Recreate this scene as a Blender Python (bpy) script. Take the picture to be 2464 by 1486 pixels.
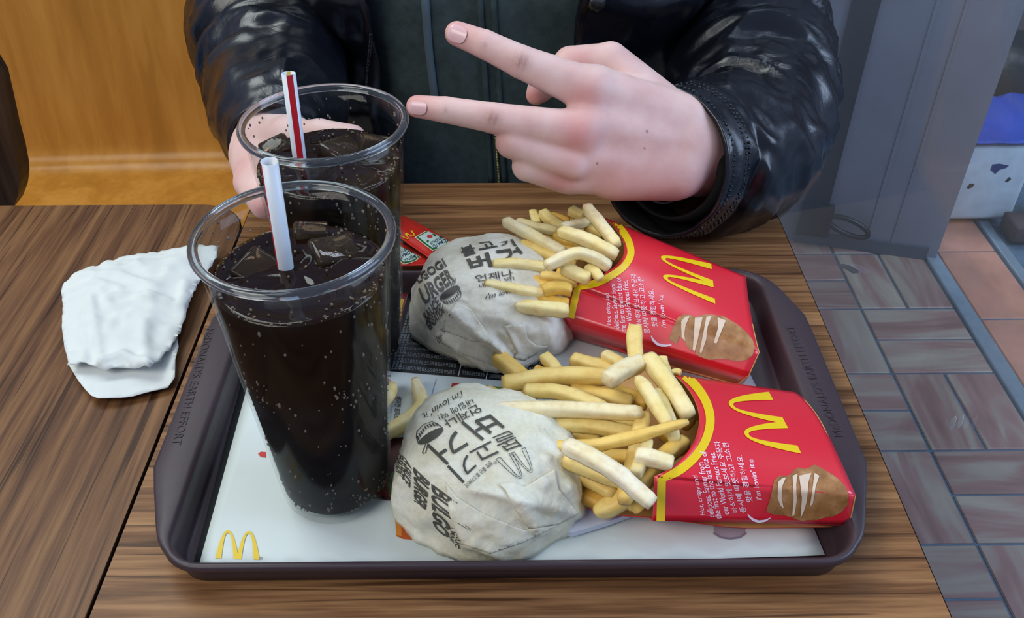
import bpy, bmesh, math, random
import numpy as np
from mathutils import Vector, Matrix, noise
from mathutils.bvhtree import BVHTree
from mathutils.geometry import delaunay_2d_cdt

for _o in list(bpy.data.objects):
    bpy.data.objects.remove(_o, do_unlink=True)
SC = bpy.context.scene
COL = SC.collection
random.seed(7)

# ------------------------------------------------------------------ camera
FPX, CX, CY = 2200.0, 1232.0, 743.0          # focal length and centre in photo pixels
CAMH = 0.40                                   # lens height above the table top (z = 0)
PITCH = math.atan((CY + 1021.0) / FPX)
YAW = math.radians(0.569)
cam_data = bpy.data.cameras.new('camera')
cam_data.sensor_width = 36.0
cam_data.sensor_fit = 'HORIZONTAL'
cam_data.lens = 36.0 * FPX / 2464.0
cam_data.clip_start = 0.01
cam = bpy.data.objects.new('camera', cam_data)
COL.objects.link(cam)
cam.location = (0, 0, CAMH)
cam.rotation_euler = (math.pi / 2 - PITCH, 0, -YAW)
SC.camera = cam

# ------------------------------------------------------------------ light
SC.view_settings.view_transform = 'Standard'
SC.view_settings.look = 'None'
SC.view_settings.gamma = 1.0
SC.view_settings.use_curve_mapping = False
SC.view_settings.exposure = 0.64
cy_ = SC.cycles
cy_.max_bounces = 6; cy_.diffuse_bounces = 2; cy_.glossy_bounces = 3; cy_.transmission_bounces = 5; cy_.transparent_max_bounces = 10
cy_.use_adaptive_sampling = True; cy_.adaptive_threshold = 0.06
cy_.caustics_reflective = False; cy_.caustics_refractive = False
world = bpy.data.worlds.new('world'); SC.world = world
world.use_nodes = True
world.node_tree.nodes['Background'].inputs[0].default_value = (0.46, 0.58, 0.92, 1)
world.node_tree.nodes['Background'].inputs[1].default_value = 0.28

def area_light(name, loc, target, sx, sy, power, color):
    d = bpy.data.lights.new(name, 'AREA'); d.shape = 'RECTANGLE'
    d.size = sx; d.size_y = sy; d.energy = power; d.color = color
    o = bpy.data.objects.new(name, d); COL.objects.link(o)
    o.location = loc
    o.rotation_euler = (Vector(target) - Vector(loc)).to_track_quat('-Z', 'Y').to_euler()
    return o
# ceiling panels of the restaurant, daylight falling through the window side, and an added fill
area_light('ceiling_panel_light', (-1.00, 1.15, 1.70), (-0.1, 0.45, 0), 1.2, 0.7, 12, (0.92, 1.0, 0.95))
area_light('ceiling_panel_light.001', (0.32, 2.00, 1.90), (0.08, 0.45, 0), 0.95, 0.8, 24, (0.80, 0.88, 1.0))
area_light('window_daylight', (2.2, 0.3, 1.15), (0.1, 0.5, 0.0), 1.6, 1.3, 32, (0.60, 0.75, 1.0))
area_light('added_fill_light', (-1.15, -0.60, 1.55), (0.0, 0.45, 0.0), 1.2, 0.8, 13.5, (1.0, 0.965, 0.87))  # unseen fill lamp added behind the camera to brighten the near sides
# ------------------------------------------------------------------ helpers
def ray(u, v):
    x = (u - CX) / FPX; y = -(v - CY) / FPX
    c, s = math.cos(PITCH), math.sin(PITCH)
    dx, dy, dz = x, c + y * s, -s + y * c
    ca, sa = math.cos(YAW), math.sin(YAW)
    return Vector((dx * ca + dy * sa, -dx * sa + dy * ca, dz))
CAMP = Vector((0, 0, CAMH))
def P(u, v, z=0.0):
    d = ray(u, v); return CAMP + d * ((z - CAMH) / d.z)
def PY(u, v, y):
    d = ray(u, v); return CAMP + d * (y / d.y)
def PX(u, v, x):
    d = ray(u, v); return CAMP + d * (x / d.x)
def PD(u, v, dep):
    return CAMP + ray(u, v) * dep

def srgb(h):
    h = h.lstrip('#')
    r = []
    for i in (0, 2, 4):
        c = int(h[i:i + 2], 16) / 255.0
        r.append(c / 12.92 if c <= 0.04045 else ((c + 0.055) / 1.055) ** 2.4)
    return (r[0], r[1], r[2], 1.0)

def wl(o):
    v = Vector((0, 0, 0))
    while o is not None:
        v += o.location; o = o.parent
    return v

GEO = {}
def mk(name, verts, faces, mat, parent=None, origin=None, smooth=True, mats=None, kind=None, label=None):
    """one mesh object from world-space vertices; parent = Empty or mesh of the thing"""
    base = wl(parent) if parent is not None else Vector((0, 0, 0))
    org = Vector(origin) if origin is not None else Vector((0, 0, 0))
    me = bpy.data.meshes.new(name)
    me.from_pydata([tuple(Vector(v) - base - org) for v in verts], [], [tuple(f) for f in faces])
    me.update()
    if mats:
        for m in mats: me.materials.append(m)
    elif mat is not None:
        me.materials.append(mat)
    if smooth:
        me.polygons.foreach_set('use_smooth', [True] * len(me.polygons))
    o = bpy.data.objects.new(name, me); COL.objects.link(o)
    o.location = org
    if parent is not None: o.parent = parent
    if kind: o['kind'] = kind
    if label: o['label'] = label
    return o
def thing(name, loc, label, cat, group=None):
    o = bpy.data.objects.new(name, None); COL.objects.link(o)
    o.location = loc; o.empty_display_size = 0.02
    return tag(o, label, cat, group)
def tag(o, label, cat, group=None, kind=None):
    o['label'] = label; o['category'] = cat
    if group: o['group'] = group
    if kind: o['kind'] = kind
    return o
def struct(o):
    o['kind'] = 'structure'; return o

def fixn(verts, faces):
    bm = bmesh.new()
    vs = [bm.verts.new(v) for v in verts]
    for f in faces:
        try: bm.faces.new([vs[i] for i in f])
        except ValueError: pass
    bmesh.ops.recalc_face_normals(bm, faces=bm.faces)
    bm.verts.index_update()
    V = [v.co.copy() for v in bm.verts]; F = [[v.index for v in f.verts] for f in bm.faces]
    bm.free()
    return V, F
def box(x0, x1, y0, y1, z0, z1):
    v = [Vector((x, y, z)) for x in (x0, x1) for y in (y0, y1) for z in (z0, z1)]
    f = [(0, 1, 3, 2), (4, 6, 7, 5), (0, 4, 5, 1), (2, 3, 7, 6), (0, 2, 6, 4), (1, 5, 7, 3)]
    return v, f
def rbox(x0, x1, y0, y1, z0, z1, b=0.003, seg=2):
    v, f = box(x0, x1, y0, y1, z0, z1)
    bm = bmesh.new(); vs = [bm.verts.new(p) for p in v]
    for q in f: bm.faces.new([vs[i] for i in q])
    bmesh.ops.recalc_face_normals(bm, faces=bm.faces)
    bmesh.ops.bevel(bm, geom=list(bm.edges), offset=b, segments=seg, profile=0.5, affect='EDGES')
    bm.verts.index_update()
    V = [q.co.copy() for q in bm.verts]; F = [[q.index for q in g.verts] for g in bm.faces]
    bm.free(); return V, F
def merge(*geos):
    V = []; F = []
    for v, f in geos:
        n = len(V); V += list(v); F += [[i + n for i in g] for g in f]
    return V, F
def prism(poly, z0, z1):
    """closed slab from an xy polygon"""
    n = len(poly)
    V = [Vector((p[0], p[1], z0)) for p in poly] + [Vector((p[0], p[1], z1)) for p in poly]
    F = [list(range(n))[::-1], [n + i for i in range(n)]]
    F += [[i, (i + 1) % n, n + (i + 1) % n, n + i] for i in range(n)]
    return fixn(V, F)
def extr(pts, vec):
    """polygon of 3D points extruded by a vector"""
    n = len(pts); vec = Vector(vec)
    V = [Vector(p) for p in pts] + [Vector(p) + vec for p in pts]
    F = [list(range(n))[::-1], [n + i for i in range(n)]]
    F += [[i, (i + 1) % n, n + (i + 1) % n, n + i] for i in range(n)]
    return fixn(V, F)
def roundrect(x0, x1, y0, y1, r, n=8):
    """counter-clockwise rounded rectangle; r = one radius or (BL, BR, TR, TL)"""
    rs = r if isinstance(r, (list, tuple)) else (r,) * 4
    cs = [(x0, y0, 180), (x1, y0, 270), (x1, y1, 0), (x0, y1, 90)]
    out = []
    for (cx_, cy_, a0), q in zip(cs, rs):
        sx = 1 if cx_ == x0 else -1; sy = 1 if cy_ == y0 else -1
        ox, oy = cx_ + sx * q, cy_ + sy * q
        for i in range(n + 1):
            a = math.radians(a0 + 90 * i / n)
            out.append((ox + q * math.cos(a), oy + q * math.sin(a)))
    return out
def lathe(prof, c, n=64, cap=True):
    """prof: list of (r, z); closed rings around the vertical axis through c"""
    V = []; F = []
    for r, z in prof:
        for i in range(n):
            a = 2 * math.pi * i / n
            V.append(Vector((c[0] + r * math.cos(a), c[1] + r * math.sin(a), c[2] + z)))
    m = len(prof)
    for j in range(m - 1):
        for i in range(n):
            F.append([j * n + i, j * n + (i + 1) % n, (j + 1) * n + (i + 1) % n, (j + 1) * n + i])
    if cap:
        F.append(list(range(n))[::-1]); F.append([(m - 1) * n + i for i in range(n)])
    return V, F
def frames(pts):
    pts = [Vector(p) for p in pts]; n = len(pts); T = []
    for i in range(n):
        a = pts[max(i - 1, 0)]; b = pts[min(i + 1, n - 1)]
        T.append((b - a).normalized())
    up = Vector((0, 0, 1))
    if abs(T[0].dot(up)) > 0.95: up = Vector((0, 1, 0))
    N = (up - T[0] * up.dot(T[0])).normalized(); out = []
    for i in range(n):
        N = (N - T[i] * N.dot(T[i])).normalized()
        out.append((pts[i], T[i], N, T[i].cross(N)))
    return out
def smoothpath(ctrl, n):
    """Catmull-Rom through control rows (any length tuples)"""
    C = [np.array(c, float) for c in ctrl]; m = len(C); out = []
    for k in range(n):
        t = k / (n - 1) * (m - 1); i = min(int(t), m - 2); u = t - i
        p0 = C[max(i - 1, 0)]; p1 = C[i]; p2 = C[i + 1]; p3 = C[min(i + 2, m - 1)]
        out.append(0.5 * ((2 * p1) + (-p0 + p2) * u + (2 * p0 - 5 * p1 + 4 * p2 - p3) * u * u + (-p0 + 3 * p1 - 3 * p2 + p3) * u ** 3))
    return out
def tube(pts, rad, n=12, cap=True, fn=None):
    """tube along points; rad = number or list; fn(i, j, p, normal)->offset along normal"""
    fr = frames(pts); V = []; F = []
    for i, (p, T, N, B) in enumerate(fr):
        r = rad[i] if isinstance(rad, (list, tuple, np.ndarray)) else rad
        for j in range(n):
            a = 2 * math.pi * j / n
            d = N * math.cos(a) + B * math.sin(a)
            q = p + d * r
            if fn: q = q + d * fn(i, j, q, d)
            V.append(q)
    m = len(fr)
    for i in range(m - 1):
        for j in range(n):
            F.append([i * n + j, i * n + (j + 1) % n, (i + 1) * n + (j + 1) % n, (i + 1) * n + j])
    if cap:
        F.append(list(range(n))[::-1]); F.append([(m - 1) * n + j for j in range(n)])
    return fixn(V, F) if cap else (V, F)
def ball(c, r, seg=8, ring=6, sq=(1, 1, 1)):
    V = []; F = []
    c = Vector(c)
    for i in range(ring + 1):
        t = math.pi * i / ring
        for j in range(seg):
            a = 2 * math.pi * j / seg
            V.append(c + Vector((r * sq[0] * math.sin(t) * math.cos(a), r * sq[1] * math.sin(t) * math.sin(a), r * sq[2] * math.cos(t))))
    for i in range(ring):
        for j in range(seg):
            F.append([i * seg + j, (i + 1) * seg + j, (i + 1) * seg + (j + 1) % seg, i * seg + (j + 1) % seg])
    return V, F
def inpoly(x, y, poly):
    c = False; n = len(poly); j = n - 1
    for i in range(n):
        xi, yi = poly[i][0], poly[i][1]; xj, yj = poly[j][0], poly[j][1]
        if (yi > y) != (yj > y) and x < (xj - xi) * (y - yi) / (yj - yi) + xi: c = not c
        j = i
    return c
def resample(poly, step):
    out = []; n = len(poly)
    for i in range(n):
        a = np.array(poly[i][:2], float); b = np.array(poly[(i + 1) % n][:2], float)
        k = max(1, int(round(np.linalg.norm(b - a) / step)))
        for t in range(k): out.append(tuple(a + (b - a) * t / k))
    return out
def sheet(poly, zf, step):
    """triangulated sheet over an xy polygon with height zf(x, y)"""
    B = resample(poly, step); n = len(B)
    xs = [p[0] for p in B]; ys = [p[1] for p in B]; Bn = np.array(B)
    pts = [Vector(p) for p in B]
    x = min(xs) + step * 0.5
    k = 0
    while x < max(xs):
        y = min(ys) + (step * 0.5 if k % 2 else 0.0)
        while y < max(ys):
            if inpoly(x, y, poly) and ((Bn - (x, y)) ** 2).sum(1).min() > (0.45 * step) ** 2:
                pts.append(Vector((x, y)))
            y += step
        x += step * 0.87; k += 1
    V2, E2, F2, *_ = delaunay_2d_cdt(pts, [], [list(range(n))], 1, 1e-7)
    return [Vector((p.x, p.y, zf(p.x, p.y))) for p in V2], [list(f) for f in F2]
def nz(x, y=0.0, z=0.0):
    return noise.noise(Vector((x, y, z)))
def ridge(x, y=0.0, z=0.0):
    return 1.0 - 2.0 * abs(noise.noise(Vector((x, y, z))))
def solid(o, th, off=-1.0, matoff=0):
    m = o.modifiers.new('thickness', 'SOLIDIFY'); m.thickness = th; m.offset = off
    if matoff: m.material_offset = matoff; m.material_offset_rim = matoff
    return o
def subsurf(o, l=1):
    m = o.modifiers.new('subdivision', 'SUBSURF'); m.levels = l; m.render_levels = l; return o

# ------------------------------------------------------------------ flat print: lettering and emblems laid on real surfaces
_TXT = {}
def text2d(s, shear=0.0, bold=0.0):
    key = (s, shear, bold)
    if key in _TXT: return _TXT[key]
    cu = bpy.data.curves.new('lettering', 'FONT'); cu.body = s; cu.resolution_u = 3
    cu.shear = shear; cu.offset = bold
    ob = bpy.data.objects.new('lettering', cu)
    me = bpy.data.meshes.new_from_object(ob)
    V = np.array([v.co[:2] for v in me.vertices]); F = [list(p.vertices) for p in me.polygons]
    bpy.data.objects.remove(ob); bpy.data.curves.remove(cu); bpy.data.meshes.remove(me)
    mn = V.min(0); mx = V.max(0)
    V = (V - mn) / (mx - mn)
    _TXT[key] = (V, F)
    return V, F
def place(shape, cx, cy, ang, w, h):
    """unit shape (0..1, y up) put in the picture plane: centre, baseline angle (deg, clockwise), size"""
    V, F = shape
    a = math.radians(ang); d = (math.cos(a), math.sin(a)); up = (d[1], -d[0])
    out = []
    for x, y in V:
        X = (x - .5) * w; Y = (y - .5) * h
        out.append((cx + d[0] * X + up[0] * Y, cy + d[1] * X + up[1] * Y))
    return out, F
def quad(shape, q):
    """unit shape into four corners TL, TR, BR, BL (perspective)"""
    src = [(0, 1), (1, 1), (1, 0), (0, 0)]
    A = []; b = []
    for (x, y), (u, v) in zip(src, q):
        A.append([x, y, 1, 0, 0, 0, -u * x, -u * y]); b.append(u)
        A.append([0, 0, 0, x, y, 1, -v * x, -v * y]); b.append(v)
    h = np.linalg.solve(np.array(A, float), np.array(b, float))
    V, F = shape
    return [((h[0] * x + h[1] * y + h[2]) / (h[6] * x + h[7] * y + 1), (h[3] * x + h[4] * y + h[5]) / (h[6] * x + h[7] * y + 1)) for x, y in V], F
def strokes(lines, w):
    """polylines -> flat ribbons; lines = list of point lists, w = width (number or per line)"""
    V = []; F = []
    for k, L in enumerate(lines):
        ww = w[k] if isinstance(w, (list, tuple)) else w
        L = [np.array(p, float) for p in L]; n = len(L); b = len(V)
        for i in range(n):
            t = L[min(i + 1, n - 1)] - L[max(i - 1, 0)]
            t = t / (np.linalg.norm(t) + 1e-12); nn = np.array([-t[1], t[0]])
            wi = ww[i] if isinstance(ww, (list, tuple)) else ww
            V.append(tuple(L[i] + nn * wi / 2)); V.append(tuple(L[i] - nn * wi / 2))
        for i in range(n - 1):
            F.append([b + 2 * i, b + 2 * i + 1, b + 2 * i + 3, b + 2 * i + 2])
    return V, F
def arches(outline=None, flip=False):
    """twin-arch emblem in the unit square; outline = line width for a hollow version"""
    V = []; F = []; lines = []
    for cx_ in (0.262, 0.738):
        o = []; i_ = []
        N = 26
        for k in range(N + 1):
            t = -1 + 2 * k / N
            s = math.copysign(abs(t) ** 0.75, t)
            a0 = .262; 
            inn = (cx_ > .5 and s < 0) or (cx_ < .5 and s > 0)
            o.append((cx_ + a0 * s, 1 - abs(s) ** 2.2))
            wi = .130 if not inn else .150
            i_.append((cx_ + wi * s, .91 - .91 * abs(s) ** 2.6))
        if outline:
            lines.append(o + i_[::-1] + [o[0]])
        else:
            b = len(V)
            for p, q in zip(o, i_): V.append(p); V.append(q)
            for k in range(N): F.append([b + 2 * k, b + 2 * k + 1, b + 2 * k + 3, b + 2 * k + 2])
    if outline: return strokes(lines, outline)
    return V, F
def disc(cx, cy, rx, ry, n=24):
    return [(cx + rx * math.cos(2 * math.pi * i / n), cy + ry * math.sin(2 * math.pi * i / n)) for i in range(n)], [list(range(n))]
def polyf(pts):
    return list(pts), [list(range(len(pts)))]
def join2(*shapes):
    V = []; F = []
    for v, f in shapes:
        n = len(V); V += list(v); F += [[i + n for i in g] for g in f]
    return V, F

def bvh_of(*objs):
    V = []; F = []
    for o in objs:
        b = wl(o); n = len(V)
        V += [v.co + b for v in o.data.vertices]; F += [[i + n for i in p.vertices] for p in o.data.polygons]
    return BVHTree.FromPolygons(V, F)
def decal(name, shape, bvh, mat, parent, off=0.00025, maxe=14.0, smooth=True, label=None, thick=0.0):
    """lay a 2D print (given in photo pixels) onto the surface behind it, as real geometry on that surface"""
    V, F = shape
    bm = bmesh.new(); vs = [bm.verts.new((p[0], p[1], 0)) for p in V]
    for f in F:
        try: bm.faces.new([vs[i] for i in f])
        except ValueError: pass
    bmesh.ops.triangulate(bm, faces=list(bm.faces))
    for it in range(6):
        es = [e for e in bm.edges if e.calc_length() > maxe]
        if not es: break
        bmesh.ops.subdivide_edges(bm, edges=es, cuts=1)
        bmesh.ops.triangulate(bm, faces=[f for f in bm.faces if len(f.verts) > 3])
    bad = []
    W = {}
    for v in bm.verts:
        d = ray(v.co.x, v.co.y).normalized()
        hit, nrm, idx, dist = bvh.ray_cast(CAMP, d)
        if hit is None: bad.append(v); continue
        if nrm.dot(d) > 0: nrm = -nrm
        W[v] = hit + nrm * off
    bmesh.ops.delete(bm, geom=bad, context='VERTS')
    for v in bm.verts: v.co = W[v]
    bm.verts.index_update()
    VV = [v.co.copy() for v in bm.verts]; FF = []
    for f in bm.faces:
        idx = [v.index for v in f.verts]
        f.normal_update()
        if f.normal.dot(f.calc_center_median() - CAMP) > 0: idx = idx[::-1]
        # drop slivers that jump across a silhouette
        if max((VV[idx[i]] - VV[idx[i - 1]]).length for i in range(len(idx))) < (0.02 if maxe < 50 else 9): FF.append(idx)
    bm.free()
    o = mk(name, VV, FF, mat, parent=parent, smooth=smooth, label=label)
    if thick: solid(o, thick)
    return o

# ------------------------------------------------------------------ materials
def newmat(name):
    m = bpy.data.materials.new(name); m.use_nodes = True
    nt = m.node_tree; b = nt.nodes['Principled BSDF']
    return m, nt, b
def N(nt, t, **kw):
    n = nt.nodes.new(t)
    for k, v in kw.items():
        if k.startswith('i_'): n.inputs[int(k[2:])].default_value = v
        else: setattr(n, k, v)
    return n
def ramp(nt, stops, fac=None, interp='LINEAR'):
    r = nt.nodes.new('ShaderNodeValToRGB'); r.color_ramp.interpolation = interp
    el = r.color_ramp.elements
    while len(el) < len(stops): el.new(0.5)
    for e, (p, c) in zip(el, stops):
        e.position = p; e.color = srgb(c) if isinstance(c, str) else c
    if fac is not None: nt.links.new(fac, r.inputs[0])
    return r
def coords(nt, scale=(1, 1, 1), rot=(0, 0, 0), kind='Object'):
    if kind == 'World':
        g = nt.nodes.new('ShaderNodeNewGeometry'); src = g.outputs['Position']
    else:
        g = nt.nodes.new('ShaderNodeTexCoord'); src = g.outputs[kind]
    mp = nt.nodes.new('ShaderNodeMapping'); mp.inputs['Scale'].default_value = scale; mp.inputs['Rotation'].default_value = rot
    nt.links.new(src, mp.inputs[0]); return mp.outputs[0]
def tex(nt, vec, scale, detail=4, rough=.55, dist=0.0):
    n = nt.nodes.new('ShaderNodeTexNoise'); n.inputs['Scale'].default_value = scale
    n.inputs['Detail'].default_value = detail; n.inputs['Roughness'].default_value = rough
    n.inputs['Distortion'].default_value = dist
    nt.links.new(vec, n.inputs['Vector']); return n.outputs[0]
def bump(nt, b, h, strength=.2, dist=.001):
    n = nt.nodes.new('ShaderNodeBump'); n.inputs['Strength'].default_value = strength; n.inputs['Distance'].default_value = dist
    nt.links.new(h, n.inputs['Height']); nt.links.new(n.outputs[0], b.inputs['Normal']); return n
def mixc(nt, fac, a, b, mode='MIX'):
    n = nt.nodes.new('ShaderNodeMix'); n.data_type = 'RGBA'; n.blend_type = mode
    for s, v in ((0, fac), (6, a), (7, b)):
        if isinstance(v, bpy.types.NodeSocket): nt.links.new(v, n.inputs[s])
        else: n.inputs[s].default_value = v
    return n.outputs[2]
def math_(nt, op, a, b=None):
    n = nt.nodes.new('ShaderNodeMath'); n.operation = op
    for s, v in ((0, a), (1, b)):
        if v is None: continue
        if isinstance(v, bpy.types.NodeSocket): nt.links.new(v, n.inputs[s])
        else: n.inputs[s].default_value = v
    return n.outputs[0]
def facing(nt, lo, hi, power):
    """reflectivity that rises towards grazing angles, alike from both sides of a thin wall"""
    lw = nt.nodes.new('ShaderNodeLayerWeight'); lw.inputs[0].default_value = .5
    return math_(nt, 'ADD', math_(nt, 'MULTIPLY', math_(nt, 'POWER', lw.outputs['Facing'], power), hi - lo), lo)
def plain(name, color, rough=.5, spec=.5, metal=0.0, coat=0.0, coat_r=.1, vary=0.0, vscale=60, bmp=0.0, bscale=200, bdist=.0005, sss=0.0, trans=0.0, ior=1.45):
    m, nt, b = newmat(name)
    col = srgb(color) if isinstance(color, str) else color
    b.inputs['Base Color'].default_value = col
    b.inputs['Roughness'].default_value = rough
    b.inputs['Specular IOR Level'].default_value = spec
    b.inputs['Metallic'].default_value = metal
    b.inputs['Coat Weight'].default_value = coat; b.inputs['Coat Roughness'].default_value = coat_r
    b.inputs['IOR'].default_value = ior
    b.inputs['Transmission Weight'].default_value = trans
    if sss:
        b.inputs['Subsurface Weight'].default_value = sss; b.inputs['Subsurface Radius'].default_value = (.006, .003, .002); b.inputs['Subsurface Scale'].default_value = 1.0
    vec = coords(nt, kind='Object')
    if vary:
        n = tex(nt, vec, vscale, 3)
        r = ramp(nt, [(.3, (1 - vary, 1 - vary, 1 - vary, 1)), (.7, (1 + vary, 1 + vary, 1 + vary, 1))], n)
        c = mixc(nt, 1.0, col, r.outputs[0], 'MULTIPLY'); nt.links.new(c, b.inputs['Base Color'])
    if bmp:
        bump(nt, b, tex(nt, vec, bscale, 3), bmp, bdist)
    return m
def wood(name, cols, axis='x', scale=1.0, rough=.38, rotz=0.0, contrast=1.0, streak=1.0):
    """streaky laminate; axis = direction of the grain"""
    m, nt, b = newmat(name)
    s = {'x': (2.4, 62, 8), 'y': (62, 2.4, 8), 'z': (30, 30, 1.2)}[axis]
    vec = coords(nt, tuple(q * scale for q in s), (0, 0, rotz), 'World')
    s2 = {'x': (14, 420, 20), 'y': (420, 14, 20), 'z': (200, 200, 5)}[axis]
    vec2 = coords(nt, tuple(q * scale for q in s2), (0, 0, rotz), 'World')
    n1 = tex(nt, vec, 1.6, 5, .62, .35)
    n2 = tex(nt, vec2, 1.0, 4, .6, .2)
    f = math_(nt, 'ADD', math_(nt, 'MULTIPLY', n1, .68), math_(nt, 'MULTIPLY', n2, .32))
    r = ramp(nt, [(.5 - .20 * contrast, cols[0]), (.46, cols[1]), (.55, cols[2]), (.5 + .2 * contrast, cols[3])], f)
    # thin dark pores
    n3 = tex(nt, coords(nt, tuple(q * scale for q in {'x': (5, 190, 9), 'y': (190, 5, 9), 'z': (90, 90, 2)}[axis]), (0, 0, rotz), 'World'), 1.3, 2, .5, .6)
    pr = ramp(nt, [(.32, (.36, .33, .32, 1)), (.42, (1, 1, 1, 1))], n3)
    c = mixc(nt, streak, r.outputs[0], pr.outputs[0], 'MULTIPLY')
    nt.links.new(c, b.inputs['Base Color'])
    b.inputs['Roughness'].default_value = rough
    b.inputs['Specular IOR Level'].default_value = .18
 
    return m
# ------------------------------------------------------------------ the place
FLZ = -0.64
M_walnut = wood('walnut_laminate_across', ['#432b1a', '#775234', '#946b46', '#b1865b'], 'x')
M_walnut2 = wood('walnut_laminate_lengthwise', ['#3a2518', '#64432b', '#7b5738', '#906a46'], 'y')
M_tedge = plain('dark_table_edging', '#2b2523', .45, bmp=.1)
M_ply = wood('honey_plywood', ['#ab742a', '#bb8032', '#c68b3a', '#d09848'], 'z', .35, rough=.22, streak=.12)
M_darkwood = wood('dark_walnut_board', ['#241811', '#3a281d', '#4a3426', '#5b4332'], 'z', .7, rough=.4)
M_steelpanel = plain('dull_grey_steel', '#8b8f9a', .42, .5, metal=.25, vary=.08, vscale=9, bmp=.04, bscale=90)
M_stripe = plain('dark_rubber_seal', '#2a2a2b', .5)
M_bolt = plain('blackened_bolt_metal', '#2c2e34', .35, metal=.6)
M_strip = plain('brushed_aluminium_edging', '#a9bcc6', .32, metal=.55, vary=.08, vscale=40)
M_grout = plain('blue_grey_grout', '#566b7c', .8, vary=.15, vscale=80, bmp=.3)
M_floor_in = plain('beige_indoor_floor_tile', '#8c8174', .4, vary=.08, vscale=8)
M_wallm = plain('pale_painted_wall', '#b9b2a4', .8, vary=.03, vscale=4)

def tilemat(name, cols, ax):
    m, nt, b = newmat(name)
    s = (4, 26, 4) if ax == 'x' else (26, 4, 4)
    oi = N(nt, 'ShaderNodeObjectInfo')
    vec = coords(nt, s, (0, 0, 0), 'World')
    add = nt.nodes.new('ShaderNodeVectorMath'); add.operation = 'ADD'
    mul = nt.nodes.new('ShaderNodeVectorMath'); mul.operation = 'SCALE'; mul.inputs['Scale'].default_value = 40
    comb = N(nt, 'ShaderNodeCombineXYZ')
    for k in range(3): nt.links.new(oi.outputs['Random'], comb.inputs[k])
    nt.links.new(comb.outputs[0], mul.inputs[0]); nt.links.new(vec, add.inputs[0]); nt.links.new(mul.outputs[0], add.inputs[1])
    n1 = tex(nt, add.outputs[0], .75, 3, .5, 1.6)
    r = ramp(nt, [(.30, cols[0]), (.46, cols[1]), (.58, cols[2]), (.74, cols[3])], n1)
    h = N(nt, 'ShaderNodeHueSaturation'); h.inputs['Saturation'].default_value = .9
    vv = math_(nt, 'ADD', math_(nt, 'MULTIPLY', oi.outputs['Random'], .22), .88)
    nt.links.new(vv, h.inputs['Value']); nt.links.new(r.outputs[0], h.inputs['Color'])
    nt.links.new(h.outputs[0], b.inputs['Base Color'])
    b.inputs['Roughness'].default_value = .38
    bump(nt, b, n1, .08, .0006)
    return m
M_tx = tilemat('wood_print_paver_across', ['#8a6557', '#9c7468', '#a3917e', '#b0a38c'], 'x')
M_ty = tilemat('wood_print_paver_lengthwise', ['#8a6557', '#9c7468', '#a3917e', '#b0a38c'], 'y')
M_terra = plain('terracotta_ledge_tile', '#c48a70', .6, vary=.16, vscale=14, bmp=.2, bscale=120)

# two tables pushed together
TXL, TXR = -0.2056, 0.2188
TYB = P(1230, 440).y
TYF = 0.16
def table(name, x0, x1, rr, mat, label, yb):
    t = thing(name, ((x0 + x1) / 2, (TYF + yb) / 2, FLZ), label, 'table')
    mk('tabletop', *prism(roundrect(x0, x1, TYF, yb, rr, 10), -0.028, 0.0), mat, t, smooth=False)
    # dark edging band around the slab, a hair proud of it
    r2 = roundrect(x0 - .0008, x1 + .0008, TYF - .0008, yb + .0008, rr, 10); n = len(r2)
    V = [Vector((p[0], p[1], z)) for z in (-.029, -.0006) for p in r2]
    F = [[i, (i + 1) % n, n + (i + 1) % n, n + i] for i in range(n)]
    mk('edging', V, F, M_tedge, t)
    cx_, cy_ = (x0 + x1) / 2, (TYF + yb) / 2
    mk('pedestal', *lathe([(.03, FLZ + .02), (.03, -.03)], (cx_, cy_, 0), 24), M_bolt, t)
    mk('foot_plate', *lathe([(.17, FLZ + .001), (.17, FLZ + .012), (.04, FLZ + .03)], (cx_, cy_, 0), 32), M_bolt, t)
    return t
table('restaurant_table', TXL, TXR, (.008, .008, .03, .035), M_walnut, 'walnut laminate table under the tray with grain running sideways', TYB)
LYB = P(240, 493).y
table('restaurant_table', -0.72, TXL - .0022, (.008, .008, .04, .03), M_walnut2, 'walnut laminate table under the crumpled napkin with lengthwise grain', LYB)

# moulded plywood bench across the table
by, bz = 1.165, -0.27
prof = [(.80, bz - .012), (.83, bz + .002), (.92, bz - .004), (1.05, bz - .006), (1.12, bz)]
for k in range(1, 9):
    a = math.radians(80 * k / 8)
    prof.append((1.12 + .055 * math.sin(a), bz + .055 * (1 - math.cos(a))))
prof += [(1.19, bz + .16), (1.205, bz + .30), (1.225, bz + .50)]
xs = [-1.5, -.9, -.75, -.6, -.45, -.3, -.1, .1, .22]
V = []; F = []
for x in xs:
    dy = -.055 * ((x + .3) / .5) ** 2 * .35
    dy = max(dy, -.06)
    for (y, z) in prof: V.append(Vector((x, y + dy, z)))
m = len(prof)
for i in range(len(xs) - 1):
    for j in range(m - 1):
        F.append([i * m + j, (i + 1) * m + j, (i + 1) * m + j + 1, i * m + j + 1])
bench = thing('plywood_bench', (-.45, 1.0, FLZ), 'honey coloured moulded plywood bench across the table behind the drinks', 'bench')
b_ = solid(mk('seat_shell', V, F, M_ply, bench), .014, 1.0)
subsurf(b_, 1)
for x in (-1.2, -.45, .18):
    mk('leg', *box(x - .02, x + .02, .93, .97, FLZ, bz - .004), M_bolt, bench)
# a round steel fixing in the seat
bp = P(528, 478, bz); bp.y = min(bp.y, 1.06)
mk('screw_cover', *ball((bp.x, bp.y, bz - .003), .011, 14, 6, (1, 1, .25)), plain('dull_brass_cover', '#8d7a45', .4, metal=.5), bench)

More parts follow.
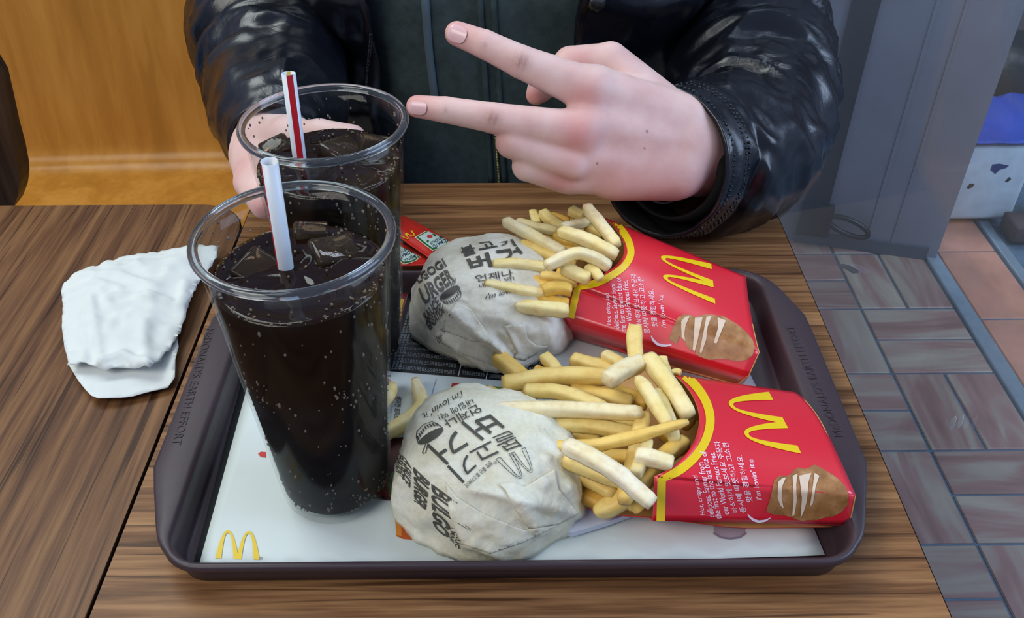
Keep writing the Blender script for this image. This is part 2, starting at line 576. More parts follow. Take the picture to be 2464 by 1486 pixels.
# dark board at the far left
bd = [PY(u, v, .70) for u, v in [(-160, -60), (-8, 190), (6, 250), (22, 320), (36, 370), (45, 415), (47, 440), (43, 470), (32, 500), (10, 520), (-160, 530)]]
o = mk('chair_back', *extr(bd, (0.0, .022, 0.0)), M_darkwood, origin=bd[8], smooth=False)
tag(o, 'dark walnut chair back with rounded lower corner at the far left', 'chair')

# ------------------------------------------------------------------ inside floor, back wall
GX = 0.40
struct(mk('floor', *box(-2.2, GX, -1.2, 3.2, FLZ - .05, FLZ), M_floor_in, smooth=False))
struct(mk('wall_back', *box(-2.2, GX, 3.2, 3.3, FLZ, 2.0), M_wallm, smooth=False))

# ------------------------------------------------------------------ pavement seen through the glass
flo = struct(mk('floor_outside', *box(GX + .012, 2.6, -.6, 3.2, FLZ - .06, FLZ - .003), M_grout, smooth=False))
S = .1725; X1 = .6475; Y0 = 1.292
TW, TL = S / 2, S
g = .0042
def tile(x0, x1, y0, y1, mat, nm='tile', z=FLZ):
    V, F = rbox(x0 + g / 2, x1 - g / 2, y0 + g / 2, y1 - g / 2, z - .02, z, .0018, 1)
    o = mk(nm, V, F, mat, flo, smooth=False); return o
for ci in (-1, 0):
    for bi in range(-6, 5):
        x0 = X1 + ci * S; y0 = Y0 + bi * S
        if x0 + S < GX + .02: continue
        vert = ((bi + ci) % 2 == 0)
        ci0 = ci
        if vert:
            for k in (0, 1): tile(x0 + k * TW, x0 + (k + 1) * TW, y0, y0 + S, M_ty)
        else:
            for k in (0, 1): tile(x0, x0 + S, y0 + k * TW, y0 + (k + 1) * TW, M_tx)
SX0 = X1 + S + .002
mk('metal_edging', *rbox(SX0, SX0 + .028, -.4, 2.4, FLZ - .02, FLZ + .004, .003, 2), M_strip, flo, smooth=False)
yj = [P(2262, 604, FLZ).y, P(2338, 767, FLZ).y]
dyj = yj[0] - yj[1]
SX1 = P(2310, 480, FLZ).x
for k in range(-4, 4):
    tile(SX0 + .03, SX1 - .002, yj[0] + (k - 1) * dyj, yj[0] + k * dyj, M_terra, 'terracotta_tile')
mk('metal_edging', *rbox(SX1, SX1 + .022, -.4, 2.0, FLZ - .02, FLZ + .005, .003, 2), M_strip, flo, smooth=False)

# dark soil bed beyond the edging
M_soil, nt, b = newmat('wet_dark_gravel')
vec = coords(nt, kind='World')
vo = nt.nodes.new('ShaderNodeTexVoronoi'); vo.inputs['Scale'].default_value = 45; nt.links.new(vec, vo.inputs['Vector'])
r = ramp(nt, [(.0, '#1d2528'), (.5, '#39454a'), (1, '#6d7f86')], vo.outputs['Color'])
nt.links.new(r.outputs[0], b.inputs['Base Color']); b.inputs['Roughness'].default_value = .45
bump(nt, b, vo.outputs['Distance'], .8, .01)
def soilz(x, y): return FLZ - .004 + .012 * nz(x * 30, y * 30) + .006 * nz(x * 90, y * 90, 3)
sv, sf = sheet([(SX1 + .023, .2), (2.3, .2), (2.3, 2.4), (SX1 + .023, 2.4)], soilz, .03)
gr = mk('gravel_bed', sv, sf, M_soil, origin=(1.4, 1.2, FLZ))
tag(gr, 'dark wet gravel bed outside beyond the metal edging', 'gravel', kind='stuff')

# grey steel door leaf outside, with dark seal and a bolt loop near its foot
pA = P(2250, 625, FLZ); pB = P(1890, 575, FLZ)
dirv = (pA - pB).normalized(); nrm = Vector((dirv.y, -dirv.x, 0))      # faces the camera side
if nrm.y > 0: nrm = -nrm
door = struct(mk('door_1', *extr([pB - dirv * .75, pA, pA + Vector((0, 0, 2.4)), pB - dirv * .75 + Vector((0, 0, 2.4))], nrm * -.07), M_steelpanel, smooth=False))
s0 = P(1946, 583, FLZ)
s0 = pB + dirv * ((s0 - pB).dot(dirv))
def dpt(along, up, out=0.0): return s0 + dirv * along + Vector((0, 0, up)) + nrm * out
mk('door_seal', *extr([dpt(-.026, .0, .0), dpt(.02, .0, .0), dpt(.02, 2.4, .0), dpt(-.026, 2.4, .0)], nrm * .004), M_stripe, door, smooth=False)
lp = []
for k in range(25):
    a = 2 * math.pi * k / 24
    lp.append(dpt(.062 + .040 * math.cos(a), .060 + .016 * math.sin(a) - .012 * math.cos(a), .02))
mk('bolt_loop', *tube(lp, .0052, 8, cap=False), M_bolt, door)
mk('bolt_plate', *extr([dpt(-.03, .03, .004), dpt(.03, .03, .004), dpt(.03, .095, .004), dpt(-.03, .095, .004)], nrm * .02), M_bolt, door, smooth=False)
mk('kick_strip', *extr([dpt(-.03, .0, .0), dpt(.22, .0, .0), dpt(.22, .028, .0), dpt(-.03, .028, .0)], nrm * .006), plain('blue_steel_kick_strip', '#5e6a78', .35, metal=.4), door, smooth=False)
for a_, w_ in ((.105, .006), (.15, .004)):
    mk('door_rib', *extr([dpt(a_, .028, .0), dpt(a_ + w_, .028, .0), dpt(a_ + w_, 2.4, .0), dpt(a_, 2.4, .0)], nrm * .0015), M_steelpanel, door, smooth=False)

# clutter outside: foam crate, blue sheet, black bag
M_foam = plain('white_foam', '#c2d3da', .8, vary=.1, vscale=30, bmp=.25, bscale=150)
yc = 1.56
c0 = PY(2296, 470, yc); c1 = PY(2440, 455, yc)
crate = thing('foam_crate', ((c0.x + c1.x) / 2, yc, FLZ), 'white foam crate with dark finger holes standing on the gravel outside', 'crate')
fx0, fx1 = c0.x - .12, c1.x + .02
fz0, fz1 = FLZ + .012, PY(2350, 352, yc).z
mk('crate_body', *rbox(fx0, fx1, yc, yc + .32, fz0, fz1, .012, 3), M_foam, crate)
M_hole = plain('dark_crate_hole', '#16202c', .8)
M_hole2 = plain('blue_sheet_behind_hole', '#20336e', .7)
cb = BVHTree.FromPolygons(*[list(q) for q in rbox(fx0, fx1, yc, yc + .32, fz0, fz1, .012, 3)])
decal('finger_hole', polyf([(2383, 408), (2388, 395), (2405, 393), (2428, 398), (2420, 404), (2405, 408), (2395, 418)]), cb, M_hole2, crate, .0006)
decal('finger_hole', polyf([(2326, 451), (2334, 441), (2345, 442), (2340, 450), (2330, 454)]), cb, M_hole, crate, .0006)
decal('finger_hole', polyf([(2418, 436), (2428, 425), (2433, 430), (2424, 438)]), cb, M_hole, crate, .0006)
M_blue = plain('blue_tarpaulin', '#1f45a8', .55, vary=.15, vscale=12)
def bluez(x, y):
    k = max(0.0, min(1.0, (y - yc) / .15)); k = k * k * (3 - 2 * k)
    return fz1 + .0045 + 0.018 * k * (.8 + .3 * ridge(x * 9, y * 6, 2)) + (.004 + .010 * k) * (1 + ridge(x * 16 + y * 14, y * 9, 5))
bv, bf = sheet([(fx0 + .0, yc - .006), (fx1 + .012, yc - .006), (fx1 + .06, yc + .05), (fx1 + .07, yc + .14), (fx0, yc + .14)], bluez, .012)
o = solid(mk('blue_sheet', bv, bf, M_blue, origin=(fx1 - .06, yc + .1, fz1)), .004, -1)
tag(o, 'crumpled blue plastic sheet lying on the white foam crate', 'sheet')
M_bag = plain('black_bag_plastic', '#0d1114', .45, bmp=.4, bscale=18, bdist=.01)
bgc = PY(2480, 175, yc + .46)
V, F = ball(bgc, .15, 28, 18, (1.15, .8, .62))
V = [v + (v - bgc).normalized() * .018 * nz(v.x * 14, v.y * 14, v.z * 14) for v in V]
o = mk('black_bag', V, F, M_bag, origin=(bgc.x, bgc.y, bgc.z - .1)); tag(o, 'black plastic bag on top of the blue sheet outside', 'bag')
M_sill = plain('weathered_brick_brown', '#54433f', .7, vary=.2, vscale=20, bmp=.4)
bx = P(2360, 500, FLZ + .03)
o = mk('kerb_brick', *rbox(SX1 + .03, SX1 + .42, yc - .075, yc - .012, FLZ + .006, FLZ + .045, .006, 2), M_sill, origin=(SX1 + .2, yc - .05, FLZ))
tag(o, 'brown kerb brick in front of the white foam crate', 'brick')
struct(mk('wall_outside', *box(GX + .05, 3.0, 2.45, 2.5, FLZ, 2.0), plain('grey_brown_outside_wall', '#6c625d', .8, vary=.1, vscale=5), smooth=False))

# window pane between room and pavement
M_glass, nt, b = newmat('window_glass')
out = nt.nodes['Material Output']
tr = N(nt, 'ShaderNodeBsdfTransparent'); tr.inputs[0].default_value = (.95, .965, .985, 1)
gl = N(nt, 'ShaderNodeBsdfGlossy'); gl.inputs['Roughness'].default_value = .02; gl.inputs[0].default_value = (.9, .95, 1, 1)
mx = N(nt, 'ShaderNodeMixShader'); nt.links.new(facing(nt, .03, .8, 4.5), mx.inputs[0]); nt.links.new(tr.outputs[0], mx.inputs[1]); nt.links.new(gl.outputs[0], mx.inputs[2])
# faint dust film
df = N(nt, 'ShaderNodeBsdfDiffuse'); df.inputs[0].default_value = (.62, .70, .82, 1)
mx2 = N(nt, 'ShaderNodeMixShader'); mx2.inputs[0].default_value = .045; nt.links.new(mx.outputs[0], mx2.inputs[1]); nt.links.new(df.outputs[0], mx2.inputs[2])
nt.links.new(mx2.outputs[0], out.inputs[0])
win = struct(mk('window_1', *box(GX, GX + .006, -.5, 3.2, FLZ, 2.0), M_glass, smooth=False))
M_reflection = plain('painted_white_reflection', '#f4f8ff', .9, trans=.35)  # white reflections in the pane, painted as flat pale patches
for name, polys in (('painted_reflection', [[(2012, 638), (2030, 634), (2050, 640), (2066, 650), (2068, 656), (2052, 658), (2036, 648)]]),
                    ('painted_reflection', [[(2284, 1028), (2289, 1010), (2298, 999), (2301, 1006), (2296, 1024), (2288, 1034)], [(2303, 1022), (2308, 1006), (2317, 998), (2318, 1006), (2312, 1024), (2306, 1030)]])):
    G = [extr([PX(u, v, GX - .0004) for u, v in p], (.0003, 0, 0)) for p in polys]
    mk(name, *merge(*G), M_reflection, win, smooth=False)
# ------------------------------------------------------------------ tray
M_tray = plain('plum_brown_tray_plastic', '#3f3338', .40, .45, vary=.05, vscale=20, bmp=.12, bscale=900, bdist=.0003)
TZ = .021
IX0, IX1, IY0, IY1 = -.1660, .1715, .2800, .5090          # tray floor
def trayring(off, z, r, ear=0.0, earz=0.0):
    pts = []
    poly = roundrect(IX0 - off, IX1 + off, IY0 - off, IY1 + off, r, 8)
    # even sampling of the straight sides so that the ears can flare
    dense = []
    n = len(poly)
    for i in range(n):
        a = poly[i]; b = poly[(i + 1) % n]
        L = math.hypot(b[0] - a[0], b[1] - a[1])
        k = 14 if L > .1 else 1
        for t in range(k): dense.append((a[0] + (b[0] - a[0]) * t / k, a[1] + (b[1] - a[1]) * t / k))
    for x, y in dense:
        e = 0.0
        if ear:
            yc_ = .4000; t = abs(y - yc_)
            e = ear * max(0.0, min(1.0, (.118 - t) / (.118 - .064)))
            side = max(0.0, min(1.0, (abs(x - .003) - .13) / .040))
            e *= side
        sx = 1 if x > .003 else -1
        pts.append(Vector((x + sx * e, y, z + (earz * (e / ear) if ear else 0))))
    return pts
rings = [trayring(0, .0035, .016), trayring(.0012, .0045, .017), trayring(.0025, .012, .018), trayring(.0038, TZ - .003, .019), trayring(.0048, TZ - .0008, .020),
         trayring(.0060, TZ, .021, .002), trayring(.0066, TZ, .021, .010), trayring(.0075, TZ, .022, .0172), trayring(.0083, TZ - .0008, .023, .0182), trayring(.0086, TZ - .0035, .023, .0184),
         trayring(.0078, TZ - .0050, .022, .0178), trayring(.0062, TZ - .0035, .020, .002), trayring(.0050, TZ - .0055, .019), trayring(.0036, .008, .018), trayring(.0020, .0012, .016), trayring(0, .0004, .016)]
V = []; F = []
n = len(rings[0])
for R in rings: V += R
for j in range(len(rings) - 1):
    for i in range(n): F.append([j * n + i, j * n + (i + 1) % n, (j + 1) * n + (i + 1) % n, (j + 1) * n + i])
F.append(list(range(n))); F.append([(len(rings) - 1) * n + i for i in range(n)])
V, F = fixn(V, F)
tray = thing('serving_tray', (.003, .395, 0), 'dark plum brown plastic serving tray with flared handle sides', 'tray')
tray_body = mk('tray_body', V, F, M_tray, tray)
tray_bvh = bvh_of(tray_body)
M_emb = plain('embossed_tray_lettering', '#3a3036', .5)
def emboss(s, u0, v0, u1, v1, h):
    """raised lettering along the tray ear, reading from (u0, v0) to (u1, v1)"""
    a = P(u0, v0, TZ); b = P(u1, v1, TZ); d = (b - a); L = d.length; d.normalize()
    up = Vector((-d.y, d.x, 0)); TV, TF = text2d(s)
    W_ = []
    for z in (TZ - .0002, TZ + .0004):
        W_ += [a + d * (x * L) + up * ((y - .5) * h) + Vector((0, 0, z - TZ)) for x, y in TV]
    nn = len(TV)
    o = mk('embossed_lettering', W_, [[i + nn for i in f] for f in TF] + [f for f in TF], M_emb, tray, smooth=False)
emboss("McDONALD'S EARTH EFFORT", 2019, 1050, 1899, 784, .0052)
emboss("McDONALD'S EARTH EFFORT", 506, 790, 424, 1070, .0052)

# ------------------------------------------------------------------ tray liners with flat print
M_paper = plain('white_liner_paper', '#d6e0dd', .55, vary=.015, vscale=40, bmp=.03, bscale=500)
M_dark = plain('black_print', '#101315', .35)
M_blackpaper = plain('charcoal_liner_paper', '#24282b', .5)
lz = .0042
def xy(pts, z): return [tuple(P(u, v, z))[:2] for u, v in pts]
v_, f_ = sheet(xy([(464, 1360), (520, 1150), (572, 950), (640, 705), (1700, 690), (1780, 860), (1950, 1325), (900, 1368), (560, 1366)], lz),
               lambda x, y: lz + .0004 * nz(x * 30, y * 30), .012)
o = mk('paper_liner', v_, f_, M_blackpaper, origin=(0, .39, .004)); solid(o, .00012, -1)
tag(o, 'charcoal printed paper liner peeking out under the left edge of the white one', 'tray liner')
l2 = .0050
def linerz(x, y):
    e = max(0, (x - .150)) * .02
    return l2 + .0003 * nz(x * 22, y * 22, 4) + e
v_, f_ = sheet(xy([(480, 1353), (530, 1170), (588, 955), (652, 690), (1640, 682), (1700, 700), (1795, 880), (1820, 930), (1985, 1335), (1500, 1350), (900, 1360), (640, 1361)], l2), linerz, .010)
liner = thing('paper_liner', (0.003, .39, .005), 'white printed paper tray liner under the drinks and burgers', 'tray liner')
lo = solid(mk('liner_sheet', v_, f_, M_paper, liner), .00012, -1)
LB = bvh_of(lo)
M_y = plain('golden_yellow_print', '#e8c421', .45)
M_g = plain('lime_green_print', '#79952f', .5)
M_maroon = plain('maroon_print', '#8f3338', .5)
M_redp = plain('red_print', '#c4231f', .45)
M_brownp = plain('dark_brown_print', '#2b1c16', .5)
M_orange = plain('orange_print', '#c05a24', .5, vary=.08, vscale=60)
M_orange2 = plain('light_orange_print', '#d98a35', .5, vary=.08, vscale=60)
M_greyt = plain('grey_print', '#8f979c', .5)
M_whitet = plain('white_print', '#c9d2d8', .5)
def lp(name, shape, mat, off, maxe=300): return decal(name, shape, LB, mat, liner, off, maxe, smooth=False)
# black nutrition panel with pale figures
lp('black_print_panel', polyf([(925, 892), (985, 700), (1010, 640), (1330, 640), (1318, 800), (1314, 922), (1190, 914)]), M_dark, .0003)
lp('maroon_print_panel', polyf([(918, 800), (925, 690), (985, 690), (958, 798)]), M_maroon, .0004)
lp('printed_word', join2(quad(text2d('인', 0, .02), [(924, 724), (974, 720), (966, 760), (914, 764)]), strokes([[(914, 770), (964, 768)]], 4)), M_y, .0006)
lp('green_print_panel', polyf([(994, 778), (1012, 732), (1036, 740), (1040, 780)]), M_g, .0004)
T_ = []
for k in range(3):   # two dense columns of small white writing up the left side of the panel
    a = (944 + k * 8, 890); b = (992 + k * 8, 722)
    ang = math.degrees(math.atan2(b[1] - a[1], b[0] - a[0]))
    T_.append(place(text2d('영양성분표 및 알레르기 유발물질 원산지 표시 안내문구 참고사항'), (a[0] + b[0]) / 2, (a[1] + b[1]) / 2, ang, math.hypot(b[0] - a[0], b[1] - a[1]), 6))
lp('small_printed_text', join2(*T_), M_whitet, .0005)
T_ = []
rows = [(962, 884, 1094, 897), (967, 868, 1098, 881), (973, 852, 1100, 864), (978, 838, 1100, 849), (982, 826, 1100, 836)]
for k, (x0, y0, x1, y1) in enumerate(rows):
    T_.append(place(text2d('55585595855985559585'), (x0 + x1) / 2, (y0 + y1) / 2, math.degrees(math.atan2(y1 - y0, x1 - x0)), x1 - x0, 9 if k < 3 else 5))
for x0, y0, x1, y1 in [(1112, 897, 1166, 903), (1178, 905, 1216, 909), (1118, 880, 1172, 886), (1186, 888, 1226, 892)]:
    T_.append(place(text2d('5585595855'), (x0 + x1) / 2, (y0 + y1) / 2, 6, x1 - x0, 9))
for x0, y0, x1, y1 in [(1245, 888, 1300, 890), (1247, 874, 1300, 876), (1250, 860, 1300, 862)]:
    T_.append(place(text2d('5585595855'), (x0 + x1) / 2, (y0 + y1) / 2, 2, x1 - x0, 9))
lp('printed_figures', join2(*T_), M_greyt, .0005)
for q_ in ([(1103, 906), (1110, 876)], [(1169, 915), (1175, 885)], [(985, 790), (1036, 790)]):
    lp('printed_rule', strokes([q_], 2.2), M_whitet, .0005)
# white half: menu picture print
lp('printed_menu_text', join2(place(text2d('I'), 934, 905, 90, 4, 12), place(text2d('베이컨 토마토 디럭스', 0, .01), 955, 996, 97, 84, 15), place(text2d('To'), 932, 931, 90, 14, 12)), M_brownp, .0004)
lp('printed_small_text', place(text2d('Bacon Tomato Deluxe'), 942, 988, 99, 60, 6), M_greyt, .0004)
hv = []
for k in range(24):
    a = 2 * math.pi * k / 24
    hx = 16 * math.sin(a) ** 3; hy = 13 * math.cos(a) - 5 * math.cos(2 * a) - 2 * math.cos(3 * a) - math.cos(4 * a)
    hv.append((933 - hy * .42, 916 + hx * .42))
lp('printed_heart', polyf(hv), M_redp, .0004)
lp('printed_red_box', polyf([(1084, 940), (1088, 922), (1150, 926), (1142, 942), (1120, 946), (1092, 946)]), M_redp, .0004)
lp('printed_green_box', polyf([(1150, 926), (1212, 932), (1206, 944), (1146, 940)]), M_g, .0004)
lp('printed_orange_picture', polyf([(1024, 970), (1045, 958), (1062, 962), (1090, 945), (1100, 950), (1080, 962), (1060, 975), (1030, 985)]), M_orange, .0004)
lp('printed_fold_line', strokes([[(1050, 912), (1036, 962)]], 1.5), M_greyt, .0003)
# burger picture
lp('printed_burger_bun', polyf([(905, 1196), (905, 1120), (915, 1070), (940, 1055), (985, 1050), (1010, 1100), (1010, 1208), (930, 1204)]), plain('burger_picture_brown', '#4a1d16', .4, vary=.5, vscale=160), .0003)
lp('printed_tomato', polyf([(905, 1185), (912, 1150), (935, 1140), (948, 1165), (945, 1195), (910, 1194)]), plain('burger_picture_red', '#7b1d1a', .35, vary=.4, vscale=300), .0005)
lp('printed_lettuce', polyf([(936, 1196), (934, 1160), (944, 1135), (958, 1140), (962, 1175), (975, 1194), (955, 1200)]), plain('burger_picture_green', '#4f7a2a', .4, vary=.5, vscale=260), .0006)
lp('printed_cheese', polyf([(958, 1190), (960, 1150), (985, 1150), (1005, 1190), (985, 1198), (965, 1198)]), plain('burger_picture_yellow', '#d79a2e', .4, vary=.15, vscale=200), .0007)
lp('printed_board', polyf([(893, 1195), (1010, 1205), (1012, 1212), (893, 1200)]), plain('burger_picture_board', '#8a7d63', .5), .0003)
# coffee cup picture
lp('printed_coffee_cup', polyf([(948, 1206), (1050, 1206), (1056, 1290), (1040, 1297), (1005, 1300), (970, 1297), (954, 1290)]), M_orange, .0004)
lp('printed_cup_highlight', polyf([(948, 1206), (966, 1206), (966, 1290), (954, 1288)]), M_orange2, .0005)
lp('printed_cup_sleeve', polyf([(970, 1208), (1050, 1208), (1052, 1253), (972, 1253)]), M_brownp, .0006)
lp('printed_cup_lettering', join2(place(text2d('McCafé', .3, .01), 1003, 1234, -2, 60, 17), strokes([[(976, 1243), (1006, 1241)]], 3)), M_whitet, .0008)
lp('printed_cup_emblem', place(arches(), 1006, 1290, 0, 27, 16), plain('pale_orange_print', '#e3a184', .5), .0008)
lp('printed_glass_picture', polyf([(1714, 1250), (1796, 1250), (1792, 1285), (1775, 1294), (1738, 1294), (1720, 1284)]), plain('faded_drink_picture', '#a9a0ab', .5, vary=.06, vscale=120), .0003)
lp('printed_glass_base', strokes([[(1717, 1282), (1735, 1293), (1757, 1296), (1780, 1293), (1795, 1282)]], 5), plain('faded_drink_shadow', '#8b8090', .5), .0004)
lp('yellow_emblem', place(arches(), 573, 1311, 2, 106, 68), M_y, .0004)
lp('registered_mark', disc(628, 1343, 3, 3), M_greyt, .0004)
lp('red_print_spot', polyf([(621, 1092), (628, 1087), (640, 1088), (640, 1101), (627, 1099)]), M_redp, .0004)
# ------------------------------------------------------------------ drinks
def cup_plastic(name, mist):
    m, nt, b = newmat(name)
    out = nt.nodes['Material Output']
    b.inputs['Base Color'].default_value = (.93, .95, .95, 1); b.inputs['Roughness'].default_value = .03
    tr = N(nt, 'ShaderNodeBsdfTransparent'); tr.inputs[0].default_value = (.95, .96, .96, 1)
    gl = N(nt, 'ShaderNodeBsdfGlossy'); gl.inputs['Roughness'].default_value = .06
    mx = N(nt, 'ShaderNodeMixShader')
    nt.links.new(facing(nt, .015, .22, 5), mx.inputs[0]); nt.links.new(tr.outputs[0], mx.inputs[1]); nt.links.new(gl.outputs[0], mx.inputs[2])
    # fine condensation, strongest around the lower half
    df = N(nt, 'ShaderNodeBsdfDiffuse'); df.inputs[0].default_value = (.55, .60, .66, 1)
    vec = coords(nt, kind='World')
    sp = N(nt, 'ShaderNodeSeparateXYZ'); nt.links.new(vec, sp.inputs[0])
    hz = ramp(nt, [(.0, (.55, .55, .55, 1)), (.35, (1, 1, 1, 1)), (.62, (.75, .75, .75, 1)), (.72, (.1, .1, .1, 1)), (1, (0, 0, 0, 1))], math_(nt, 'MULTIPLY', sp.outputs[2], 1 / .15))
    n1 = tex(nt, vec, 1500, 2); n2 = tex(nt, vec, 60, 3)
    r1 = ramp(nt, [(.45, (0, 0, 0, 1)), (.75, (1, 1, 1, 1))], n1); r2 = ramp(nt, [(.35, (.3, .3, .3, 1)), (.65, (1, 1, 1, 1))], n2)
    fac = math_(nt, 'MULTIPLY', math_(nt, 'MULTIPLY', r1.outputs[0], r2.outputs[0]), math_(nt, 'MULTIPLY', hz.outputs[0], mist))
    mx2 = N(nt, 'ShaderNodeMixShader'); nt.links.new(fac, mx2.inputs[0]); nt.links.new(mx.outputs[0], mx2.inputs[1]); nt.links.new(df.outputs[0], mx2.inputs[2])
    nt.links.new(mx2.outputs[0], out.inputs[0])
    return m
M_cupA = cup_plastic('clear_cup_plastic_misted', .04)
M_cupB = cup_plastic('clear_cup_plastic', .04)
M_rim = plain('clear_cup_rim', '#c3ccd2', .05, .6, trans=.95, ior=1.45)
M_cola, nt, b = newmat('cola')
lw = N(nt, 'ShaderNodeLayerWeight'); lw.inputs[0].default_value = .35
b.inputs['Base Color'].default_value = srgb('#1c0d07'); b.inputs['Roughness'].default_value = .06; b.inputs['IOR'].default_value = 1.34
b.inputs['Specular IOR Level'].default_value = .5
M_colab = plain('cola_seen_through_wall', '#120a07', .5, .04)
M_ice, nt, b = newmat('cola_stained_ice')
b.inputs['Base Color'].default_value = srgb('#c9a582'); b.inputs['Transmission Weight'].default_value = .95; b.inputs['Roughness'].default_value = .04; b.inputs['IOR'].default_value = 1.31
bump(nt, b, tex(nt, coords(nt, kind='World'), 160, 3), .25, .001)
M_foam2 = plain('tan_foam_bubbles', '#a8997d', .1, .8, trans=.5, ior=1.2)
M_drop = plain('pale_gas_bubbles', '#6d6258', .25, .6)
M_straw = plain('white_straw_plastic', '#dde4ea', .35, .5)
M_sred = plain('red_straw_stripe', '#c3202a', .35)
M_syel = plain('yellow_straw_stripe', '#d9b64a', .35)

def cup(c, mat, label, liq, seed):
    rnd = random.Random(seed)
    t = thing('soft_drink_cup', (c[0], c[1], c[2]), label, 'cup', 'soft drink cups')
    HH, R0, R1 = .1665, .0293, .0428
    def rr(z): return R0 + (R1 - R0) * (z / HH)
    outer = [(.012, .0022), (.022, .0014), (R0 - .003, .0004), (R0 - .0012, .0012), (R0, .0035)] + [(rr(z), z) for z in np.linspace(.008, HH - .002, 14)]
    inner = [(rr(z) - .0012, z) for z in np.linspace(HH - .002, .007, 14)] + [(R0 - .003, .0045), (.012, .0042)]
    mk('cup_wall', *lathe(outer + inner, c, 72), mat, t)
    ringp = [Vector((c[0] + (R1 + .0004) * math.cos(2 * math.pi * k / 72), c[1] + (R1 + .0004) * math.sin(2 * math.pi * k / 72), c[2] + HH)) for k in range(73)]
    mk('rolled_rim', *tube(ringp, .0023, 12, cap=False), M_rim, t)
    # cola body with a gently wavy top
    g_ = .0018
    prof = [(.001, .0052), (R0 - .0045, .0052), (R0 - .003, .0065)] + [(rr(z) - g_, z) for z in np.linspace(.01, liq, 12)]
    V, F = lathe(prof, c, 64)
    nb = len(V); F = F[:-1]
    rings_ = []
    Rl = rr(liq) - g_
    top0 = (len(prof) - 1) * 64
    prev = top0
    for q in (.93, .8, .65, .5, .35, .2, .08):
        cur = len(V)
        for i in range(64):
            a = 2 * math.pi * i / 64
            x = c[0] + Rl * q * math.cos(a); y = c[1] + Rl * q * math.sin(a)
            V.append(Vector((x, y, c[2] + liq + .0012 * nz(x * 120, y * 120, seed) - .0006 * (1 if q < .9 else -1))))
        for i in range(64): F.append([prev + i, prev + (i + 1) % 64, cur + (i + 1) % 64, cur + i])
        prev = cur
    F.append([prev + i for i in range(64)])
    cola = mk('cola', V, F, None, t, mats=[M_cola, M_colab])
    nside = (len(prof) - 1) * 64 + 1
    cola.data.polygons.foreach_set('material_index', [1 if k < nside else 0 for k in range(len(cola.data.polygons))])
    # ring of foam bubbles on the surface, gas bubbles clinging to the wall
    G = []
    for k in range(260):
        a = rnd.uniform(0, 2 * math.pi)
        dens = .5 + .5 * math.sin(a * 2 + seed)
        if rnd.random() > .35 + .65 * dens: continue
        rad = rnd.choice([.00025, .0003, .0004, .0005, .0006, .0008])
        q = Rl - rad - abs(rnd.gauss(0, .0022))
        G.append(ball((c[0] + q * math.cos(a), c[1] + q * math.sin(a), c[2] + liq + rad * .5), rad, 8, 5))
    for k in range(40):
        a = rnd.uniform(0, 2 * math.pi); q = Rl * math.sqrt(rnd.random()) * .85; rad = rnd.uniform(.0003, .0008)
        G.append(ball((c[0] + q * math.cos(a), c[1] + q * math.sin(a), c[2] + liq + rad * .6), rad, 8, 5))
    mk('foam_bubbles', *merge(*G), M_foam2, cola, kind='stuff')
    G = []
    clus = [(rnd.uniform(0, 2 * math.pi), rnd.uniform(.01, liq)) for _ in range(26)]
    for k in range(520):
        if rnd.random() < .5:
            ca_, cz_ = rnd.choice(clus); a = ca_ + rnd.gauss(0, .12); z = cz_ + rnd.gauss(0, .006)
        else:
            a = rnd.uniform(0, 2 * math.pi); z = rnd.uniform(.008, liq - .002)
        if rnd.random() < .2: z = rnd.uniform(.008, .02)
        if not (.008 < z < liq - .001): continue
        rad = rnd.choice([.0003, .0004, .0005, .0006, .0008]) * rnd.uniform(.8, 1.2)
        q = rr(z) - .00165
        G.append(ball((c[0] + q * math.cos(a), c[1] + q * math.sin(a), c[2] + z), rad, 6, 4, (1, 1, rnd.uniform(1, 1.8))))
    mk('gas_bubbles', *merge(*G), M_drop, cola, kind='stuff')
    # droplets stuck to the inside of the empty part of the wall
    G = []
    for k in range(26):
        a = rnd.uniform(0, math.pi); z = rnd.uniform(liq + .003, HH - .003); rad = rnd.uniform(.0003, .0007)
        q = rr(z) - .0013
        G.append(ball((c[0] + q * math.cos(a), c[1] + q * math.sin(a), c[2] + z), rad, 6, 4, (1, 1, 1.4)))
    mk('wall_droplets', *merge(*G), plain('cola_droplets', '#a08c7c', .1, .8, trans=.3), t, kind='stuff')
    return t, Rl
CA = P(785, 1165, .0058); CA = Vector((CA.x + .0066, CA.y, .0058))
CB = PY(780, 302, .444); CB = Vector((CB.x, CB.y, .0058))
LQ = .1465
cup(CA, M_cupA, 'tall clear cup of cola nearest the camera, misted lower half', LQ, 3)
cup(CB, M_cupB, 'clear cup of cola behind the other one, held by a hand', LQ - .004, 8)

def ice(u, v, liq, s, rot, label, cupc):
    p = P(u, v, cupc[2] + liq + .001)
    a = s
    V, F = rbox(-a, a, -a * .85, a * .85, -a * .7, a * .7, a * .22, 3)
    R = Matrix.Rotation(rot[2], 3, 'Z') @ Matrix.Rotation(rot[0], 3, 'X') @ Matrix.Rotation(rot[1], 3, 'Y')
    V = [R @ q for q in V]
    V = [p + q * (1 + .06 * nz(q.x * 90, q.y * 90, q.z * 90)) - Vector((0, 0, a * .60)) for q in V]
    o = mk('ice_cube', V, F, M_ice, origin=(p.x, p.y, p.z)); tag(o, label, 'ice cube', 'ice cubes in the drinks')
ice(800, 595, LQ, .0115, (.15, .2, .5), 'large clear ice cube right of the straw in the front cup', CA)
ice(612, 632, LQ, .0095, (.3, -.2, 1.1), 'brownish ice cube left of the straw in the front cup', CA)
ice(745, 548, LQ, .0085, (-.2, .15, .2), 'ice cube at the back of the front cup', CA)
ice(820, 352, LQ - .004, .0115, (.2, .15, .9), 'brown ice cube in the middle of the rear cup', CB)
